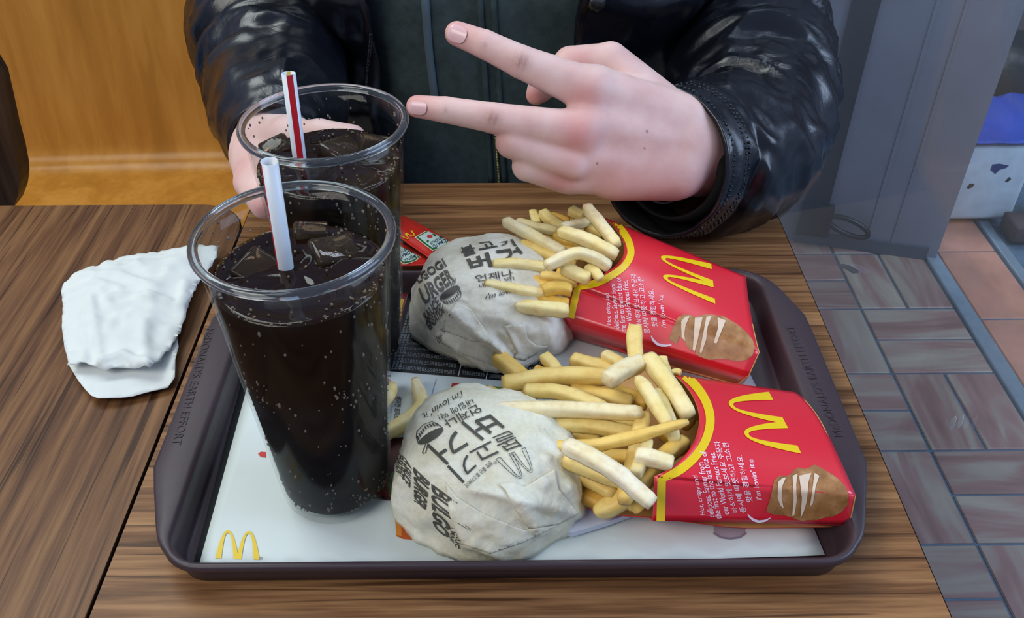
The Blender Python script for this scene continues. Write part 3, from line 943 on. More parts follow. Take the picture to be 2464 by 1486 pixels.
ice(900, 335, LQ - .004, .009, (-.2, .3, .3), 'ice cube at the right side of the rear cup', CB)
ice(665, 345, LQ - .004, .0085, (.2, -.2, .6), 'ice cube left of the straw in the rear cup', CB)

def straw(top, ent, label, stripe_ang, yel_ang):
    d = (ent - top).normalized()
    bot = ent + d * .045
    R = .0037
    t = thing('drinking_straw', ent, label, 'straw', 'drinking straws')
    fr = frames([top, (top + bot) / 2, bot])
    V = []; F = []; n = 32
    for rad, seq in ((R, (0, 1, 2)), (R - .00025, (2, 1, 0))):
        for i in seq:
            p, T, N_, B_ = fr[i]
            for j in range(n):
                a = 2 * math.pi * j / n; V.append(p + (N_ * math.cos(a) + B_ * math.sin(a)) * rad)
    for i in range(6):
        k = (i + 1) % 6
        for j in range(n): F.append([i * n + j, i * n + (j + 1) % n, k * n + (j + 1) % n, k * n + j])
    mk('straw_tube', *fixn(V, F), M_straw, t)
    # printed stripes lie on the tube: narrow curved bands
    def band(a0, wdt, mat, name, t0=0.0, rad=R + .00006):
        V = []; F = []
        p0, T, N_, B_ = fr[0]; L = (bot - top).length
        K = 6
        for i in range(2):
            p = top + d * (L * (t0 if i == 0 else 1))
            for k in range(K + 1):
                a = a0 - wdt / 2 + wdt * k / K
                V.append(p + (N_ * math.cos(a) + B_ * math.sin(a)) * rad)
        for k in range(K): F.append([k, k + 1, K + 2 + k, K + 1 + k])
        mk(name, V, F, mat, t)
    band(stripe_ang, .9, M_sred, 'red_stripe')
    band(yel_ang, .5, M_syel, 'yellow_stripe')
    band(yel_ang, .55, M_syel, 'inner_yellow_stripe', 0, R - .00031)
def angle_to(top, ent, toward):
    fr = frames([top, (top + ent) / 2, ent]); p, T, N_, B_ = fr[0]
    w = toward - top
    return math.atan2(w.dot(B_), w.dot(N_))
eA = P(687, 640, CA.z + LQ); tA = PD(648, 388, .385)
left = tA + Vector((-1, -.25, 0))
straw(tA, eA, 'white straw with a thin red side stripe in the front cup', angle_to(tA, eA, tA + Vector((-1, -.28, 0))), angle_to(tA, eA, tA + Vector((1, .35, 0))))
eB = P(722, 388, CB.z + LQ - .004); tB = PD(694, 176, .478)
straw(tB, eB, 'white straw with a broad red front stripe in the rear cup', angle_to(tB, eB, tB + Vector((.35, -1, -.3))), angle_to(tB, eB, tB + Vector((-.2, 1, .2))))
# ------------------------------------------------------------------ fries cartons
M_red, nt, b = newmat('glossy_red_carton')
b.inputs['Base Color'].default_value = srgb('#e01a2e'); b.inputs['Roughness'].default_value = .34
b.inputs['Specular IOR Level'].default_value = .5
b.inputs['Coat Weight'].default_value = .9; b.inputs['Coat Roughness'].default_value = .26
M_kraft = plain('kraft_carton_inside', '#d9a25e', .6, vary=.08, vscale=90)
M_yel = plain('yellow_carton_print', '#f0cb12', .34, coat=.3, coat_r=.22)
M_wprint = plain('white_carton_print', '#f3dcec', .4)
M_crease = plain('pressed_red_crease', '#a8101d', .4)
def skinmat(name, c0, c1, c2):
    m, nt, b = newmat(name)
    vec = coords(nt, kind='World')
    r = ramp(nt, [(.3, c0), (.52, c1), (.7, c2)], tex(nt, vec, 130, 4))
    sp = ramp(nt, [(.26, (.35, .28, .22, 1)), (.34, (1, 1, 1, 1))], tex(nt, vec, 700, 2))
    nt.links.new(mixc(nt, .8, r.outputs[0], sp.outputs[0], 'MULTIPLY'), b.inputs['Base Color'])
    b.inputs['Roughness'].default_value = .36; b.inputs['Coat Weight'].default_value = .3; b.inputs['Coat Roughness'].default_value = .22
    return m
M_potato = skinmat('potato_skin_print', '#8a5a2c', '#a87442', '#bd8d5e')
M_peel = plain('peeled_potato_print', '#e6cdb4', .36, coat=.3, coat_r=.22, vary=.06, vscale=160)

def polyeval(pts, t):
    """point at parameter t on rows (t, u, v)"""
    for a, b in zip(pts[:-1], pts[1:]):
        if t <= b[0] + 1e-9:
            k = (t - a[0]) / (b[0] - a[0]); return (a[1] + (b[1] - a[1]) * k, a[2] + (b[2] - a[2]) * k)
    return pts[-1][1:]
def spl(pts, t):
    """smooth version of polyeval"""
    n = len(pts)
    i = max(k for k in range(n - 1) if pts[k][0] <= t + 1e-9)
    a = pts[max(i - 1, 0)]; b = pts[i]; c = pts[i + 1]; d = pts[min(i + 2, n - 1)]
    u = (t - b[0]) / (c[0] - b[0])
    o = []
    for k in (1, 2):
        m1 = (c[k] - a[k]) / (c[0] - a[0]) * (c[0] - b[0]); m2 = (d[k] - b[k]) / (d[0] - b[0]) * (c[0] - b[0])
        o.append((2 * u ** 3 - 3 * u ** 2 + 1) * b[k] + (u ** 3 - 2 * u ** 2 + u) * m1 + (-2 * u ** 3 + 3 * u ** 2) * c[k] + (u ** 3 - u ** 2) * m2)
    return o
def outward(VF, ref):
    V, F = VF
    f = F[len(F) // 2]; n = (V[f[1]] - V[f[0]]).cross(V[f[2]] - V[f[0]])
    if n.dot(Vector(ref)) < 0: F = [g[::-1] for g in F]
    return V, F
def carton(sp):
    """front panel, near facet, near wall, far wall, end and back panel of one carton lying on the tray"""
    t = thing('fries_carton', sp['base'], sp['label'], 'carton', 'fries cartons')
    NS, NT = 24, 28
    def zfun(s, q):   # height of the front panel; q = 0 far edge .. 1 crease
        za = sp['zA'] + (sp['zB'] - sp['zA']) * s; zf = sp['zF'] + (sp['zC'] - sp['zF']) * s
        return za + (zf - za) * q + sp['bulge'] * (1 - .45 * s) * math.sin(math.pi * min(1, q)) ** .8
    def patch(lo, hi, zf, ns=NS, nt=NT):
        V = []; F = []
        for j in range(nt + 1):
            q = j / nt
            a = spl(lo, q); b = spl(hi, q)
            for i in range(ns + 1):
                s = i / ns
                V.append(P(a[0] + (b[0] - a[0]) * s, a[1] + (b[1] - a[1]) * s, zf(s, q)))
        for j in range(nt):
            for i in range(ns): F.append([j * (ns + 1) + i, j * (ns + 1) + i + 1, (j + 1) * (ns + 1) + i + 1, (j + 1) * (ns + 1) + i])
        return V, F
    Vp, Fp = outward(patch(sp['mouth'], sp['end'], zfun), (0, 0, 1))
    front = mk('front_panel', Vp, Fp, None, t, mats=[M_red, M_kraft]); solid(front, .0005, -1, 1)
    # near facet from the crease down to the lower edge
    F_, E_, C_, D_ = sp['F'], sp['E'], sp['C'], sp['D']
    lo = [(0, *F_), (1, *E_)]; hi = [(0, *C_), (1, *D_)]
    def zlow(s, q):
        a = zfun(s, 1); b = sp['zE'] + (sp['zD'] - sp['zE']) * s
        return a + (b - a) * q
    Vn, Fn = outward(patch(lo, hi, zlow, NS, 6), (0, -1, .5))
    facet = mk('side_facet', Vn, Fn, None, t, mats=[M_red, M_kraft]); solid(facet, .0005, -1, 1)
    # wall below the lower edge, tucked back towards the tray
    edge = [Vn[6 * (NS + 1) + i] for i in range(NS + 1)]
    V = []; F = []
    for k, p in enumerate(edge):
        V.append(p); V.append(Vector((p.x + .0005, p.y + sp['tuck'][0] + (sp['tuck'][1] - sp['tuck'][0]) * k / NS, sp['z0'])))
    for k in range(NS): F.append([2 * k, 2 * k + 1, 2 * k + 3, 2 * k + 2])
    V, F = outward((V, F), (0, -1, 0))
    wall = mk('near_wall', V, F, None, t, mats=[M_red, M_red]); solid(wall, .0005, -1, 1)
    low = [V[2 * k + 1] for k in range(NS + 1)]
    # far wall under the far edge
    far = [Vp[i] for i in range(NS + 1)]
    V = []; F = []
    for k, p in enumerate(far):
        V.append(p); V.append(Vector((p.x, p.y + .004, p.z * .5))); V.append(Vector((p.x, p.y - .002, sp['z0'])))
    for k in range(NS):
        F.append([3 * k, 3 * k + 1, 3 * k + 4, 3 * k + 3]); F.append([3 * k + 1, 3 * k + 2, 3 * k + 5, 3 * k + 4])
    V, F = outward((V, F), (0, 1, .3)); solid(mk('far_wall', V, F, None, t, mats=[M_red, M_kraft]), .0005, -1, 1)
    farlow = [V[3 * k + 2] for k in range(NS + 1)]
    # closed end
    top = [Vp[j * (NS + 1) + NS] for j in range(NT + 1)] + [Vn[j * (NS + 1) + NS] for j in range(1, 7)]
    V = []; F = []
    for k, p in enumerate(top):
        q = k / (len(top) - 1)
        b0 = farlow[-1] + (low[-1] - farlow[-1]) * q
        V.append(p); V.append(Vector((b0.x - .003, b0.y, sp['z0'])))
    for k in range(len(top) - 1): F.append([2 * k, 2 * k + 2, 2 * k + 3, 2 * k + 1])
    V, F = outward((V, F), (1, 0, 0)); solid(mk('end_flap', V, F, None, t, mats=[M_red, M_kraft]), .0005, -1, 1)
    # back panel lying on the tray, reaching further left than the front
    V = []; F = []
    for j in range(15):
        q = j / 14
        a = spl(sp['back'], q); A = P(a[0], a[1], sp['zback'] + .004 * (1 - math.sin(math.pi * q)) )
        b0 = farlow[-1] + (low[-1] - farlow[-1]) * q; B = Vector((b0.x - .003, b0.y, sp['z0'] + .0003))
        for i in range(11):
            s = i / 10
            p = A + (B - A) * s; p.z = max(sp['z0'] + .0003, A.z + (sp['z0'] + .0003 - A.z) * min(1, s * 2.2))
            V.append(p)
    for j in range(14):
        for i in range(10): F.append([j * 11 + i, j * 11 + i + 1, (j + 1) * 11 + i + 1, (j + 1) * 11 + i])
    V, F = outward((V, F), (0, 0, 1)); solid(mk('back_panel', V, F, None, t, mats=[M_kraft, M_red]), .0005, -1, 1)
    bv = bvh_of(front, facet, wall)
    # --- print
    ma = [spl(sp['mouth'], q / 30) for q in range(31)]
    ins = sp['ins']
    line = []
    for k, p in enumerate(ma):
        a = spl(sp['mouth'], k / 30); e = spl(sp['end'], k / 30)
        d = np.array(e) - np.array(a); d = d / np.linalg.norm(d)
        line.append(tuple(np.array(a) + d * ins * (1 if k < 27 else 1)))
    f2 = (F_[0] + sp['off'][0], F_[1] + sp['off'][1]); e2 = (E_[0] + sp['off'][0] * 1.1, E_[1] + sp['off'][2])
    line = line[:-2] + [f2, e2]
    decal('yellow_border', strokes([line], sp['bw']), bv, M_yel, t, .0003, 9)
    decal('yellow_emblem', quad(arches(), sp['M']), bv, M_yel, t, .0003, 9)
    decal('crease_line', strokes([[(F_[0] + (C_[0] - F_[0]) * k / 30 * .5, F_[1] + (C_[1] - F_[1]) * k / 30 * .5 + 1) for k in range(31)]], 3.0), bv, M_crease, t, .00025, 14)
    T_ = []
    for s, x0, y0, x1, y1, h in sp['text']:
        T_.append(place(text2d(s, .25, .004), (x0 + x1) / 2, (y0 + y1) / 2, math.degrees(math.atan2(y1 - y0, x1 - x0)), math.hypot(x1 - x0, y1 - y0), h))
    T_.append(strokes([sp['swoosh']], [[2, 5, 6, 6, 5, 2]]))
    decal('printed_lettering', join2(*T_), bv, M_wprint, t, .0004, 14)
    pot = decal('potato_picture', polyf(sp['potato']), bv, M_potato, t, .0004, 9)
    decal('peeled_bands', join2(*[polyf(q) for q in sp['peel']]), bv, M_peel, pot, .00075, 8)
    return t, front
def zoom(ox, oy, k, pts): return [(ox + x / k, oy + y / k) for x, y in pts]

zA = lambda pts: zoom(1500, 880, 2.858, pts)
txtA = []
def T6(s, x0, y0, x1, y1, h): txtA.append((s, 1640 + x0 / 6.4615, 1040 + y0 / 6.4615, 1640 + x1 / 6.4615, 1040 + y1 / 6.4615, h / 6.4615))
T6('Hot, crispy and', 340, 1285, 215, 660, 95); T6('delicious. Savour from', 465, 1315, 285, 470, 95); T6('the first to the last bite of', 575, 1335, 325, 290, 95)
T6('our World Famous Fries.', 695, 1270, 465, 320, 95); T6('바삭하게 맛보세요 주문과', 830, 1240, 540, 140, 95); T6('동시에 따뜻하고 고소한', 960, 1240, 665, 150, 95)
T6('맛을 경험하세요.', 1055, 1075, 890, 365, 95); T6("i'm lovin' it", 1205, 1045, 1075, 490, 85); T6('®', 1090, 475, 1078, 420, 60)
cartonA = dict(
    label='red fries carton nearest the camera, spilling fries towards the front burger', base=(.13, .34, .005),
    mouth=[(0, 1622, 900), (.12, 1648, 925), (.28, 1672, 962), (.45, 1683, 1005), (.62, 1674, 1052), (.78, 1648, 1095), (.9, 1612, 1127), (1, 1575, 1145)],
    end=[(0, 1914, 943), (.1, 1936, 960), (.3, 1968, 1000), (.5, 1994, 1048), (.75, 2027, 1118), (1, 2060, 1192)],
    F=(1575, 1145), E=(1571, 1252), C=(2060, 1192), D=(2045, 1262),
    zA=.040, zB=.033, zF=.046, zC=.036, bulge=.006, zE=.026, zD=.016, z0=.0062, tuck=(.0185, .006), zback=.012,
    back=[(0, 1560, 870), (.2, 1450, 900), (.4, 1365, 990), (.6, 1338, 1090), (.78, 1362, 1185), (.9, 1440, 1232), (1, 1571, 1243)],
    ins=26, off=(17, 8, 0), bw=21,
    M=zA([(690, 190), (800, 400), (1215, 560), (1000, 190)]), text=txtA,
    swoosh=zoom(1640, 1040, 6.4615, [(1025, 1262), (1060, 1310), (1120, 1355), (1200, 1380), (1290, 1365), (1380, 1320)]),
    potato=zA([(980, 1000), (1015, 880), (1035, 790), (1070, 755), (1120, 760), (1150, 745), (1170, 720), (1200, 700), (1245, 710), (1280, 700), (1310, 680), (1345, 695), (1380, 715), (1440, 750), (1490, 790), (1530, 840), (1548, 890), (1540, 950), (1500, 1000), (1440, 1030), (1380, 1040), (1330, 1055), (1270, 1055), (1230, 1062), (1185, 1050), (1185, 1025), (1150, 1038), (1115, 1025), (1105, 990), (1080, 965), (1060, 945), (1040, 1020)]),
    peel=[zA([(1062, 800), (1090, 775), (1115, 770), (1090, 830), (1085, 900), (1100, 975), (1075, 950), (1058, 900)]), zA([(1160, 760), (1195, 745), (1185, 820), (1190, 920), (1172, 1020), (1158, 1025), (1168, 900)]), zA([(1205, 760), (1290, 740), (1270, 800), (1260, 920), (1235, 1000), (1215, 1040), (1225, 900)]), zA([(1310, 740), (1345, 760), (1320, 830), (1300, 940), (1280, 960), (1300, 830)])])
# emblem corners TL, TR, BR, BL: standing upright the carton's mouth is up, so the emblem tops point left here
cartonA['M'] = zA([(892, 585), (668, 160), (1000, 180), (1224, 605)])
carton(cartonA)

zB = lambda pts: zoom(1300, 480, 3.23, pts)
txtB = []
def T7(s, x0, y0, x1, y1, h): txtB.append((s, 1440 + x0 / 6.19, 620 + y0 / 6.19, 1440 + x1 / 6.19, 620 + y1 / 6.19, h / 6.19))
T7('Hot, crispy and', 170, 1000, 135, 520, 80); T7('delicious. Savour from', 275, 1055, 210, 400, 80); T7('the first to the last bite of', 375, 1095, 290, 290, 80)
T7('our World Famous Fries.', 475, 1070, 395, 345, 80); T7('바삭하게 맛보세요 주문과', 615, 1040, 515, 245, 85); T7('동시에 따뜻하고 고소한', 725, 1125, 620, 285, 85)
T7('맛을 경험하세요.', 840, 1025, 780, 480, 85); T7("i'm lovin' it", 975, 1045, 920, 600, 70); T7('®', 950, 600, 946, 555, 50)
cartonB = dict(
    label='red fries carton further back, leaning beside the rear burger', base=(.12, .47, .005),
    mouth=[(0, 1447, 520), (.12, 1474, 540), (.28, 1496, 572), (.45, 1502, 605), (.62, 1486, 634), (.78, 1455, 657), (.9, 1420, 675), (1, 1377, 684)],
    end=[(0, 1795, 665), (.3, 1800, 712), (.6, 1810, 770), (.85, 1822, 825), (1, 1828, 847)],
    F=(1377, 684), E=(1359, 762), C=(1828, 847), D=(1803, 903),
    zA=.050, zB=.038, zF=.046, zC=.036, bulge=.005, zE=.034, zD=.024, z0=.0062, tuck=(.014, .010), zback=.016,
    back=[(0, 1420, 515), (.2, 1330, 540), (.4, 1250, 600), (.6, 1225, 665), (.78, 1235, 725), (.9, 1290, 765), (1, 1359, 775)],
    ins=17, off=(13, 9, 3), bw=17,
    M=zB([(1000, 770), (930, 370), (1330, 500), (1356, 808)]), text=txtB,
    swoosh=zoom(1440, 620, 6.19, [(785, 1160), (815, 1225), (870, 1280), (940, 1305), (1010, 1308), (1090, 1295)]),
    potato=zB([(1000, 1085), (1040, 980), (1070, 915), (1110, 895), (1170, 897), (1200, 915), (1245, 900), (1290, 895), (1335, 895), (1385, 905), (1420, 905), (1460, 930), (1530, 970), (1600, 1030), (1650, 1090), (1668, 1150), (1650, 1210), (1600, 1245), (1530, 1255), (1450, 1240), (1380, 1240), (1310, 1245), (1240, 1220), (1210, 1200), (1210, 1170), (1170, 1170), (1140, 1140), (1130, 1110), (1100, 1080), (1085, 1060), (1060, 1120)]),
    peel=[zB([(1095, 950), (1125, 915), (1160, 910), (1130, 980), (1120, 1050), (1128, 1100), (1100, 1070)]), zB([(1200, 925), (1260, 920), (1220, 990), (1225, 1090), (1200, 1180), (1185, 1165), (1195, 1050)]), zB([(1290, 915), (1330, 910), (1300, 990), (1290, 1090), (1250, 1200), (1240, 1180), (1265, 1050)]), zB([(1375, 920), (1440, 945), (1410, 1020), (1370, 1120), (1350, 1110), (1380, 1000)])])
cartonB['M'] = zB([(962, 682), (926, 370), (1328, 502), (1360, 812)])
carton(cartonB)

# small white paper sleeve lying under the front carton's mouth
M_wrapw = plain('white_paper_sleeve', '#cdd2e4', .45)
pw = [P(u, v, .0075) for u, v in [(1345, 1262), (1360, 1288), (1376, 1291), (1400, 1284), (1470, 1262), (1530, 1240), (1540, 1190), (1400, 1200)]]
o = mk('paper_sleeve', *extr(pw, (0, 0, .0035)), M_wrapw, origin=(pw[2].x, pw[2].y, .006), smooth=False)
tag(o, 'small flat white paper sleeve under the front carton beside the front burger', 'paper sleeve')
# ------------------------------------------------------------------ fries
M_fry, nt, b = newmat('fried_potato')
at1 = N(nt, 'ShaderNodeAttribute'); at1.attribute_name = 'tone'
at2 = N(nt, 'ShaderNodeAttribute'); at2.attribute_name = 'tip'
vec = coords(nt, kind='World')
r = ramp(nt, [(0, '#fff5d6'), (.28, '#fde595'), (.6, '#f4c454'), (1, '#d18a2c')], at1.outputs['Fac'])
nse = tex(nt, vec, 190, 3)
c1 = mixc(nt, math_(nt, 'MULTIPLY', ramp(nt, [(.45, (0, 0, 0, 1)), (.7, (1, 1, 1, 1))], nse).outputs[0], .30), r.outputs[0], srgb('#d79f45'))
c2 = mixc(nt, at2.outputs['Fac'], c1, srgb('#9c5a1d'))
nt.links.new(c2, b.inputs['Base Color'])
b.inputs['Roughness'].default_value = .48
bump(nt, b, tex(nt, vec, 900, 3), .25, .0004)
FRYN = [0]
def fry(p0, p1, w, tone, label, group, bend=None, tipb=.25, h=None, roll=0.0, taper=(.93, .93)):
    """one fry between two points; bend = optional mid control point"""
    FRYN[0] += 1; sd = FRYN[0] * 3.7
    rnd = random.Random(FRYN[0])
    mid = bend if bend is not None else (p0 + p1) / 2 + Vector((rnd.uniform(-1, 1), rnd.uniform(-1, 1), rnd.uniform(-.5, 1))) * .0012
    pts = [Vector(q) for q in smoothpath([tuple(p0), tuple(mid), tuple(p1)], 15)]
    fr = frames(pts); V = []; F = []; K = 16; tone_ = []; tip_ = []
    n = len(pts)
    for i, (p, T, N_, B_) in enumerate(fr):
        s = i / (n - 1)
        e = min(1.0, (s * 16)) if s < .5 else min(1.0, (1 - s) * 16)
        sc_ = (taper[0] + (1 - taper[0]) * min(1, s * 4)) if s < .5 else (taper[1] + (1 - taper[1]) * min(1, (1 - s) * 4))
        sc_ *= .84 + .16 * e
        for j in range(K):
            a = 2 * math.pi * j / K + roll + .25 * s
            ca, sa = math.cos(a - roll - .25 * s), math.sin(a - roll - .25 * s)
            sq = (abs(ca) ** 7 + abs(sa) ** 7) ** (-1 / 7.0)
            rr_ = w / 2 * sq * sc_
            q = p + (N_ * math.cos(a) + B_ * math.sin(a)) * rr_
            q += (N_ * math.cos(a) + B_ * math.sin(a)) * .0006 * nz(q.x * 160 + sd, q.y * 160, q.z * 160)
            V.append(q)
            tone_.append(tone + .12 * nz(q.x * 70 + sd, q.y * 70, q.z * 70))
            dist = min(s, 1 - s) if True else 0
            tp = max(0.0, 1 - s / .07) * tipb + max(0.0, 1 - (1 - s) / .05) * .35 * tipb
            edge = max(0.0, (sq - 1.10)) * .9
            tip_.append(min(.85, tp * 1.2 + edge * (.25 + .5 * tone) + .12 * max(0, nz(q.x * 50, q.y * 50 + sd, q.z * 50))))
    for i in range(n - 1):
        for j in range(K): F.append([i * K + j, i * K + (j + 1) % K, (i + 1) * K + (j + 1) % K, (i + 1) * K + j])
    for cidx, base in ((0, 0), (n - 1, (n - 1) * K)):
        c = len(V); V.append(fr[cidx][0] + fr[cidx][1] * (w * .06 * (-1 if cidx == 0 else 1)))
        tone_.append(tone); tip_.append(min(.9, tipb * 1.1))
        for j in range(K): F.append([c, base + (j + 1) % K, base + j] if cidx == 0 else [c, base + j, base + (j + 1) % K])
    lowest = min(V, key=lambda q: q.z)
    o = mk('french_fry', V, F, M_fry, origin=((p0.x + p1.x) / 2, (p0.y + p1.y) / 2, lowest.z))
    for nm, vals in (('tone', tone_), ('tip', tip_)):
        a = o.data.attributes.new(nm, 'FLOAT', 'POINT'); a.data.foreach_set('value', vals)
    return tag(o, label, 'french fry', group)

GA, GB = 'fries in the front carton', 'fries in the rear carton'
def fA(x0, y0, z0, x1, y1, z1, w, tone, label, mid=None, **kw):
    p0 = P(1140 + x0 / 2.971, 780 + y0 / 2.971, z0); p1 = P(1140 + x1 / 2.971, 780 + y1 / 2.971, z1)
    b_ = P(1140 + mid[0] / 2.971, 780 + mid[1] / 2.971, mid[2]) if mid else None
    dep = ((p0 + p1) / 2 - CAMP).length
    fry(p0, p1, w / 2.971 * dep / FPX * 1.04, tone, label, GA, b_, **kw)
fA(165, 235, .022, 420, 440, .026, 105, .55, 'fry with a burnt brown tip poking far left towards the rear burger', tipb=.95)
fA(205, 430, .036, 1010, 378, .042, 105, .42, 'long golden fry across the back of the front heap', mid=(560, 372, .040), tipb=.35)
fA(70, 490, .026, 520, 700, .026, 110, .32, 'yellow fry reaching furthest left over the front burger', tipb=.3)
fA(140, 612, .052, 1200, 640, .050, 92, .12, 'long straight pale fry lying level across the front heap', mid=(660, 606, .052), tipb=.15)
fA(360, 475, .038, 960, 620, .042, 88, .38, 'curved golden fry just above the long straight pale one', mid=(640, 490, .041), tipb=.5)
fA(335, 725, .042, 1150, 780, .040, 92, .35, 'mottled fry just below the long straight pale one', mid=(740, 715, .043), tipb=.35)
fA(320, 810, .030, 1010, 1210, .030, 105, .45, 'long yellow fry sloping down the near side of the front heap', mid=(620, 980, .031), tipb=.4)
fA(650, 860, .056, 1280, 1280, .052, 108, .02, 'whitest thick fry lying on top near the front carton mouth', mid=(960, 1020, .058), tipb=.08)
fA(640, 960, .045, 1060, 1120, .042, 100, .35, 'dull short fry tucked under the whitest fry', tipb=.3)
fA(470, 870, .040, 1535, 695, .058, 72, .50, 'thin golden fry crossing diagonally to the yellow carton border', mid=(900, 860, .050), tipb=.3, taper=(.8, .45))
fA(1170, 380, .056, 1390, 720, .054, 88, .22, 'pale pointed fry standing off the middle of the front heap', tipb=.3, taper=(.5, .9))
fA(1240, 230, .050, 1545, 660, .046, 112, .24, 'thick pale fry leaning against the yellow border of the front carton', tipb=.3)
fA(1150, 25, .050, 1165, 300, .046, 105, .35, 'fry sticking up straight in front of the rear carton', tipb=.4)
fA(950, 405, .052, 1210, 270, .048, 112, .12, 'blunt pale fry end across the top of the front heap', tipb=.1)
fA(930, 215, .038, 1120, 340, .038, 80, .28, 'short pale fry at the back of the front heap beside the upright one', tipb=.4)
fA(700, 250, .032, 1010, 330, .034, 88, .40, 'golden blunt fry lying at the back edge of the front heap', tipb=.5)
fA(500, 235, .026, 610, 350, .028, 78, .35, 'small pointed fry at the back left of the front heap', tipb=.4)
fA(1350, 245, .040, 1390, 360, .040, 70, .30, 'tiny fry tip right of the upright fry in the front heap', tipb=.3)
fA(1410, 350, .040, 1480, 352, .041, 45, .35, 'thin fry tip touching the far corner of the front carton', tipb=.5)
fA(1300, 480, .046, 1445, 850, .042, 86, .22, 'pale fry standing inside the mouth of the front carton', tipb=.2)
fA(1155, 935, .050, 1420, 1000, .048, 100, .10, 'short pale stub inside the front carton mouth near the border', tipb=.1)
fA(860, 1345, .020, 1130, 1190, .032, 120, .45, 'golden fry with a pointed tip at the nearest end of the front heap', tipb=.5, taper=(.45, .9))
fA(735, 1225, .018, 930, 1290, .020, 110, .75, 'brown blunt fry lying lowest at the near side of the front heap', tipb=.6)
fA(1215, 640, .046, 1070, 1270, .036, 105, .45, 'golden fry lying crosswise under the whitest fry', tipb=.3)
fA(1510, 830, .040, 1180, 1150, .038, 105, .50, 'golden fry running into the front carton below the thin diagonal one', tipb=.3)
fA(1240, 830, .048, 1150, 1080, .044, 90, .22, 'pale short fry between crosswise golden ones in the front carton', tipb=.2)
fA(1110, 1280, .026, 1190, 1335, .024, 75, .55, 'small golden fry end at the near corner of the front carton mouth', tipb=.3)
for q, lb in [((830, 950, .034, 1180, 960, .034, 100, .5), 'golden fry under the thin diagonal one in the middle of the front heap'), ((690, 470, .034, 1130, 560, .034, 100, .45), 'golden fry behind the long straight pale one, deep in the front heap'),
          ((980, 470, .030, 1240, 560, .030, 100, .6), 'deep golden fry below the blunt pale end in the front heap'), ((900, 690, .034, 1230, 740, .034, 95, .55), 'golden fry right under the long straight pale one at the front carton mouth'),
          ((470, 790, .030, 900, 850, .030, 95, .5), 'golden fry under the mottled one at the left of the front heap'), ((240, 490, .022, 440, 545, .022, 90, .8), 'brown fry under the yellow one reaching left over the front burger'),
          ((520, 420, .028, 800, 460, .028, 90, .55), 'golden fry under the long fry across the back of the front heap'), ((1180, 1140, .028, 1420, 1060, .030, 100, .6), 'golden fry deep in the near corner of the front carton mouth'),
          ((1380, 620, .034, 1560, 720, .034, 100, .6), 'deep golden fry at the far inner side of the front carton mouth'), ((1350, 760, .028, 1520, 900, .028, 100, .65), 'brownish fry in the dark middle of the front carton mouth'),
          ((620, 1080, .018, 760, 1150, .018, 95, .7), 'brown fry end low beside the right edge of the front burger'), ((430, 330, .022, 560, 360, .022, 75, .6), 'short fry stub behind the burnt-tipped fry')]:
    fA(*q, lb, tipb=.35)

def fB(x0, y0, z0, x1, y1, z1, w, tone, label, mid=None, **kw):
    p0 = P(1140 + x0 / 4.502, 470 + y0 / 4.502, z0); p1 = P(1140 + x1 / 4.502, 470 + y1 / 4.502, z1)
    b_ = P(1140 + mid[0] / 4.502, 470 + mid[1] / 4.502, mid[2]) if mid else None
    dep = ((p0 + p1) / 2 - CAMP).length
    fry(p0, p1, w / 4.502 * dep / FPX * 1.04, tone, label, GB, b_, **kw)
fB(335, 275, .052, 980, 620, .050, 108, .15, 'long pale fry with a greenish tip at the upper left of the rear heap', mid=(640, 440, .053), tipb=.3)
fB(465, 285, .040, 920, 390, .042, 90, .20, 'pale fry just behind the long pale one in the rear heap', tipb=.2)
fB(640, 180, .036, 690, 320, .036, 90, .30, 'stubby fry end at the far back of the rear heap', tipb=.4)
fB(735, 190, .040, 960, 350, .040, 105, .28, 'short pale fry behind the burnt one in the rear heap', tipb=.3)
fB(830, 215, .034, 1030, 290, .036, 66, .75, 'dark burnt fry at the far back of the rear heap', tipb=.9)
fB(1045, 160, .042, 1190, 220, .042, 105, .32, 'square fry end at the far back right of the rear heap', tipb=.5)
fB(1215, 125, .060, 1560, 540, .056, 112, .18, 'pale thick fry leaning on the rear carton border', mid=(1370, 310, .060), tipb=.3)
fB(960, 350, .054, 1230, 285, .050, 88, .10, 'pale blunt stub in the middle of the rear heap', tipb=.1)
fB(930, 385, .060, 1550, 650, .056, 122, .22, 'thick fry running from the middle of the rear heap into the carton', mid=(1240, 490, .061), tipb=.2)
fB(880, 430, .044, 1200, 560, .044, 110, .62, 'darker golden fry beneath the thick one in the rear heap', tipb=.5)
fB(775, 770, .064, 1470, 770, .058, 112, .15, 'bent pale fry arching over the near side of the rear heap', mid=(1140, 625, .068), tipb=.1)
fB(960, 770, .058, 1250, 910, .056, 122, .22, 'stub pointing down at the rear carton border under the bent fry', tipb=.4)
fB(1220, 780, .058, 1380, 910, .056, 96, .25, 'small stub beside the rear carton border under the bent fry', tipb=.4)
fB(500, 540, .046, 900, 690, .046, 122, .40, 'golden fry at the left of the rear heap under the long pale one', tipb=.3)
fB(410, 670, .042, 790, 810, .044, 115, .60, 'deep golden fry in the left middle of the rear heap', tipb=.4)
fB(205, 765, .052, 760, 800, .048, 122, .22, 'square-ended pale fry reaching left above the rear burger', mid=(480, 755, .052), tipb=.3)
fB(440, 860, .046, 830, 1010, .046, 122, .58, 'golden fry below the square-ended one in the rear heap', tipb=.3)
fB(120, 965, .050, 790, 1080, .046, 105, .22, 'pale fry with a brown tip reaching furthest left over the rear burger', mid=(440, 1020, .050), tipb=.85)
fB(520, 1085, .044, 1030, 1170, .044, 88, .62, 'golden fry second from the bottom of the rear heap', tipb=.5)
fB(750, 1035, .050, 1060, 1025, .050, 122, .55, 'golden fry at the tab corner of the rear carton', tipb=.2)
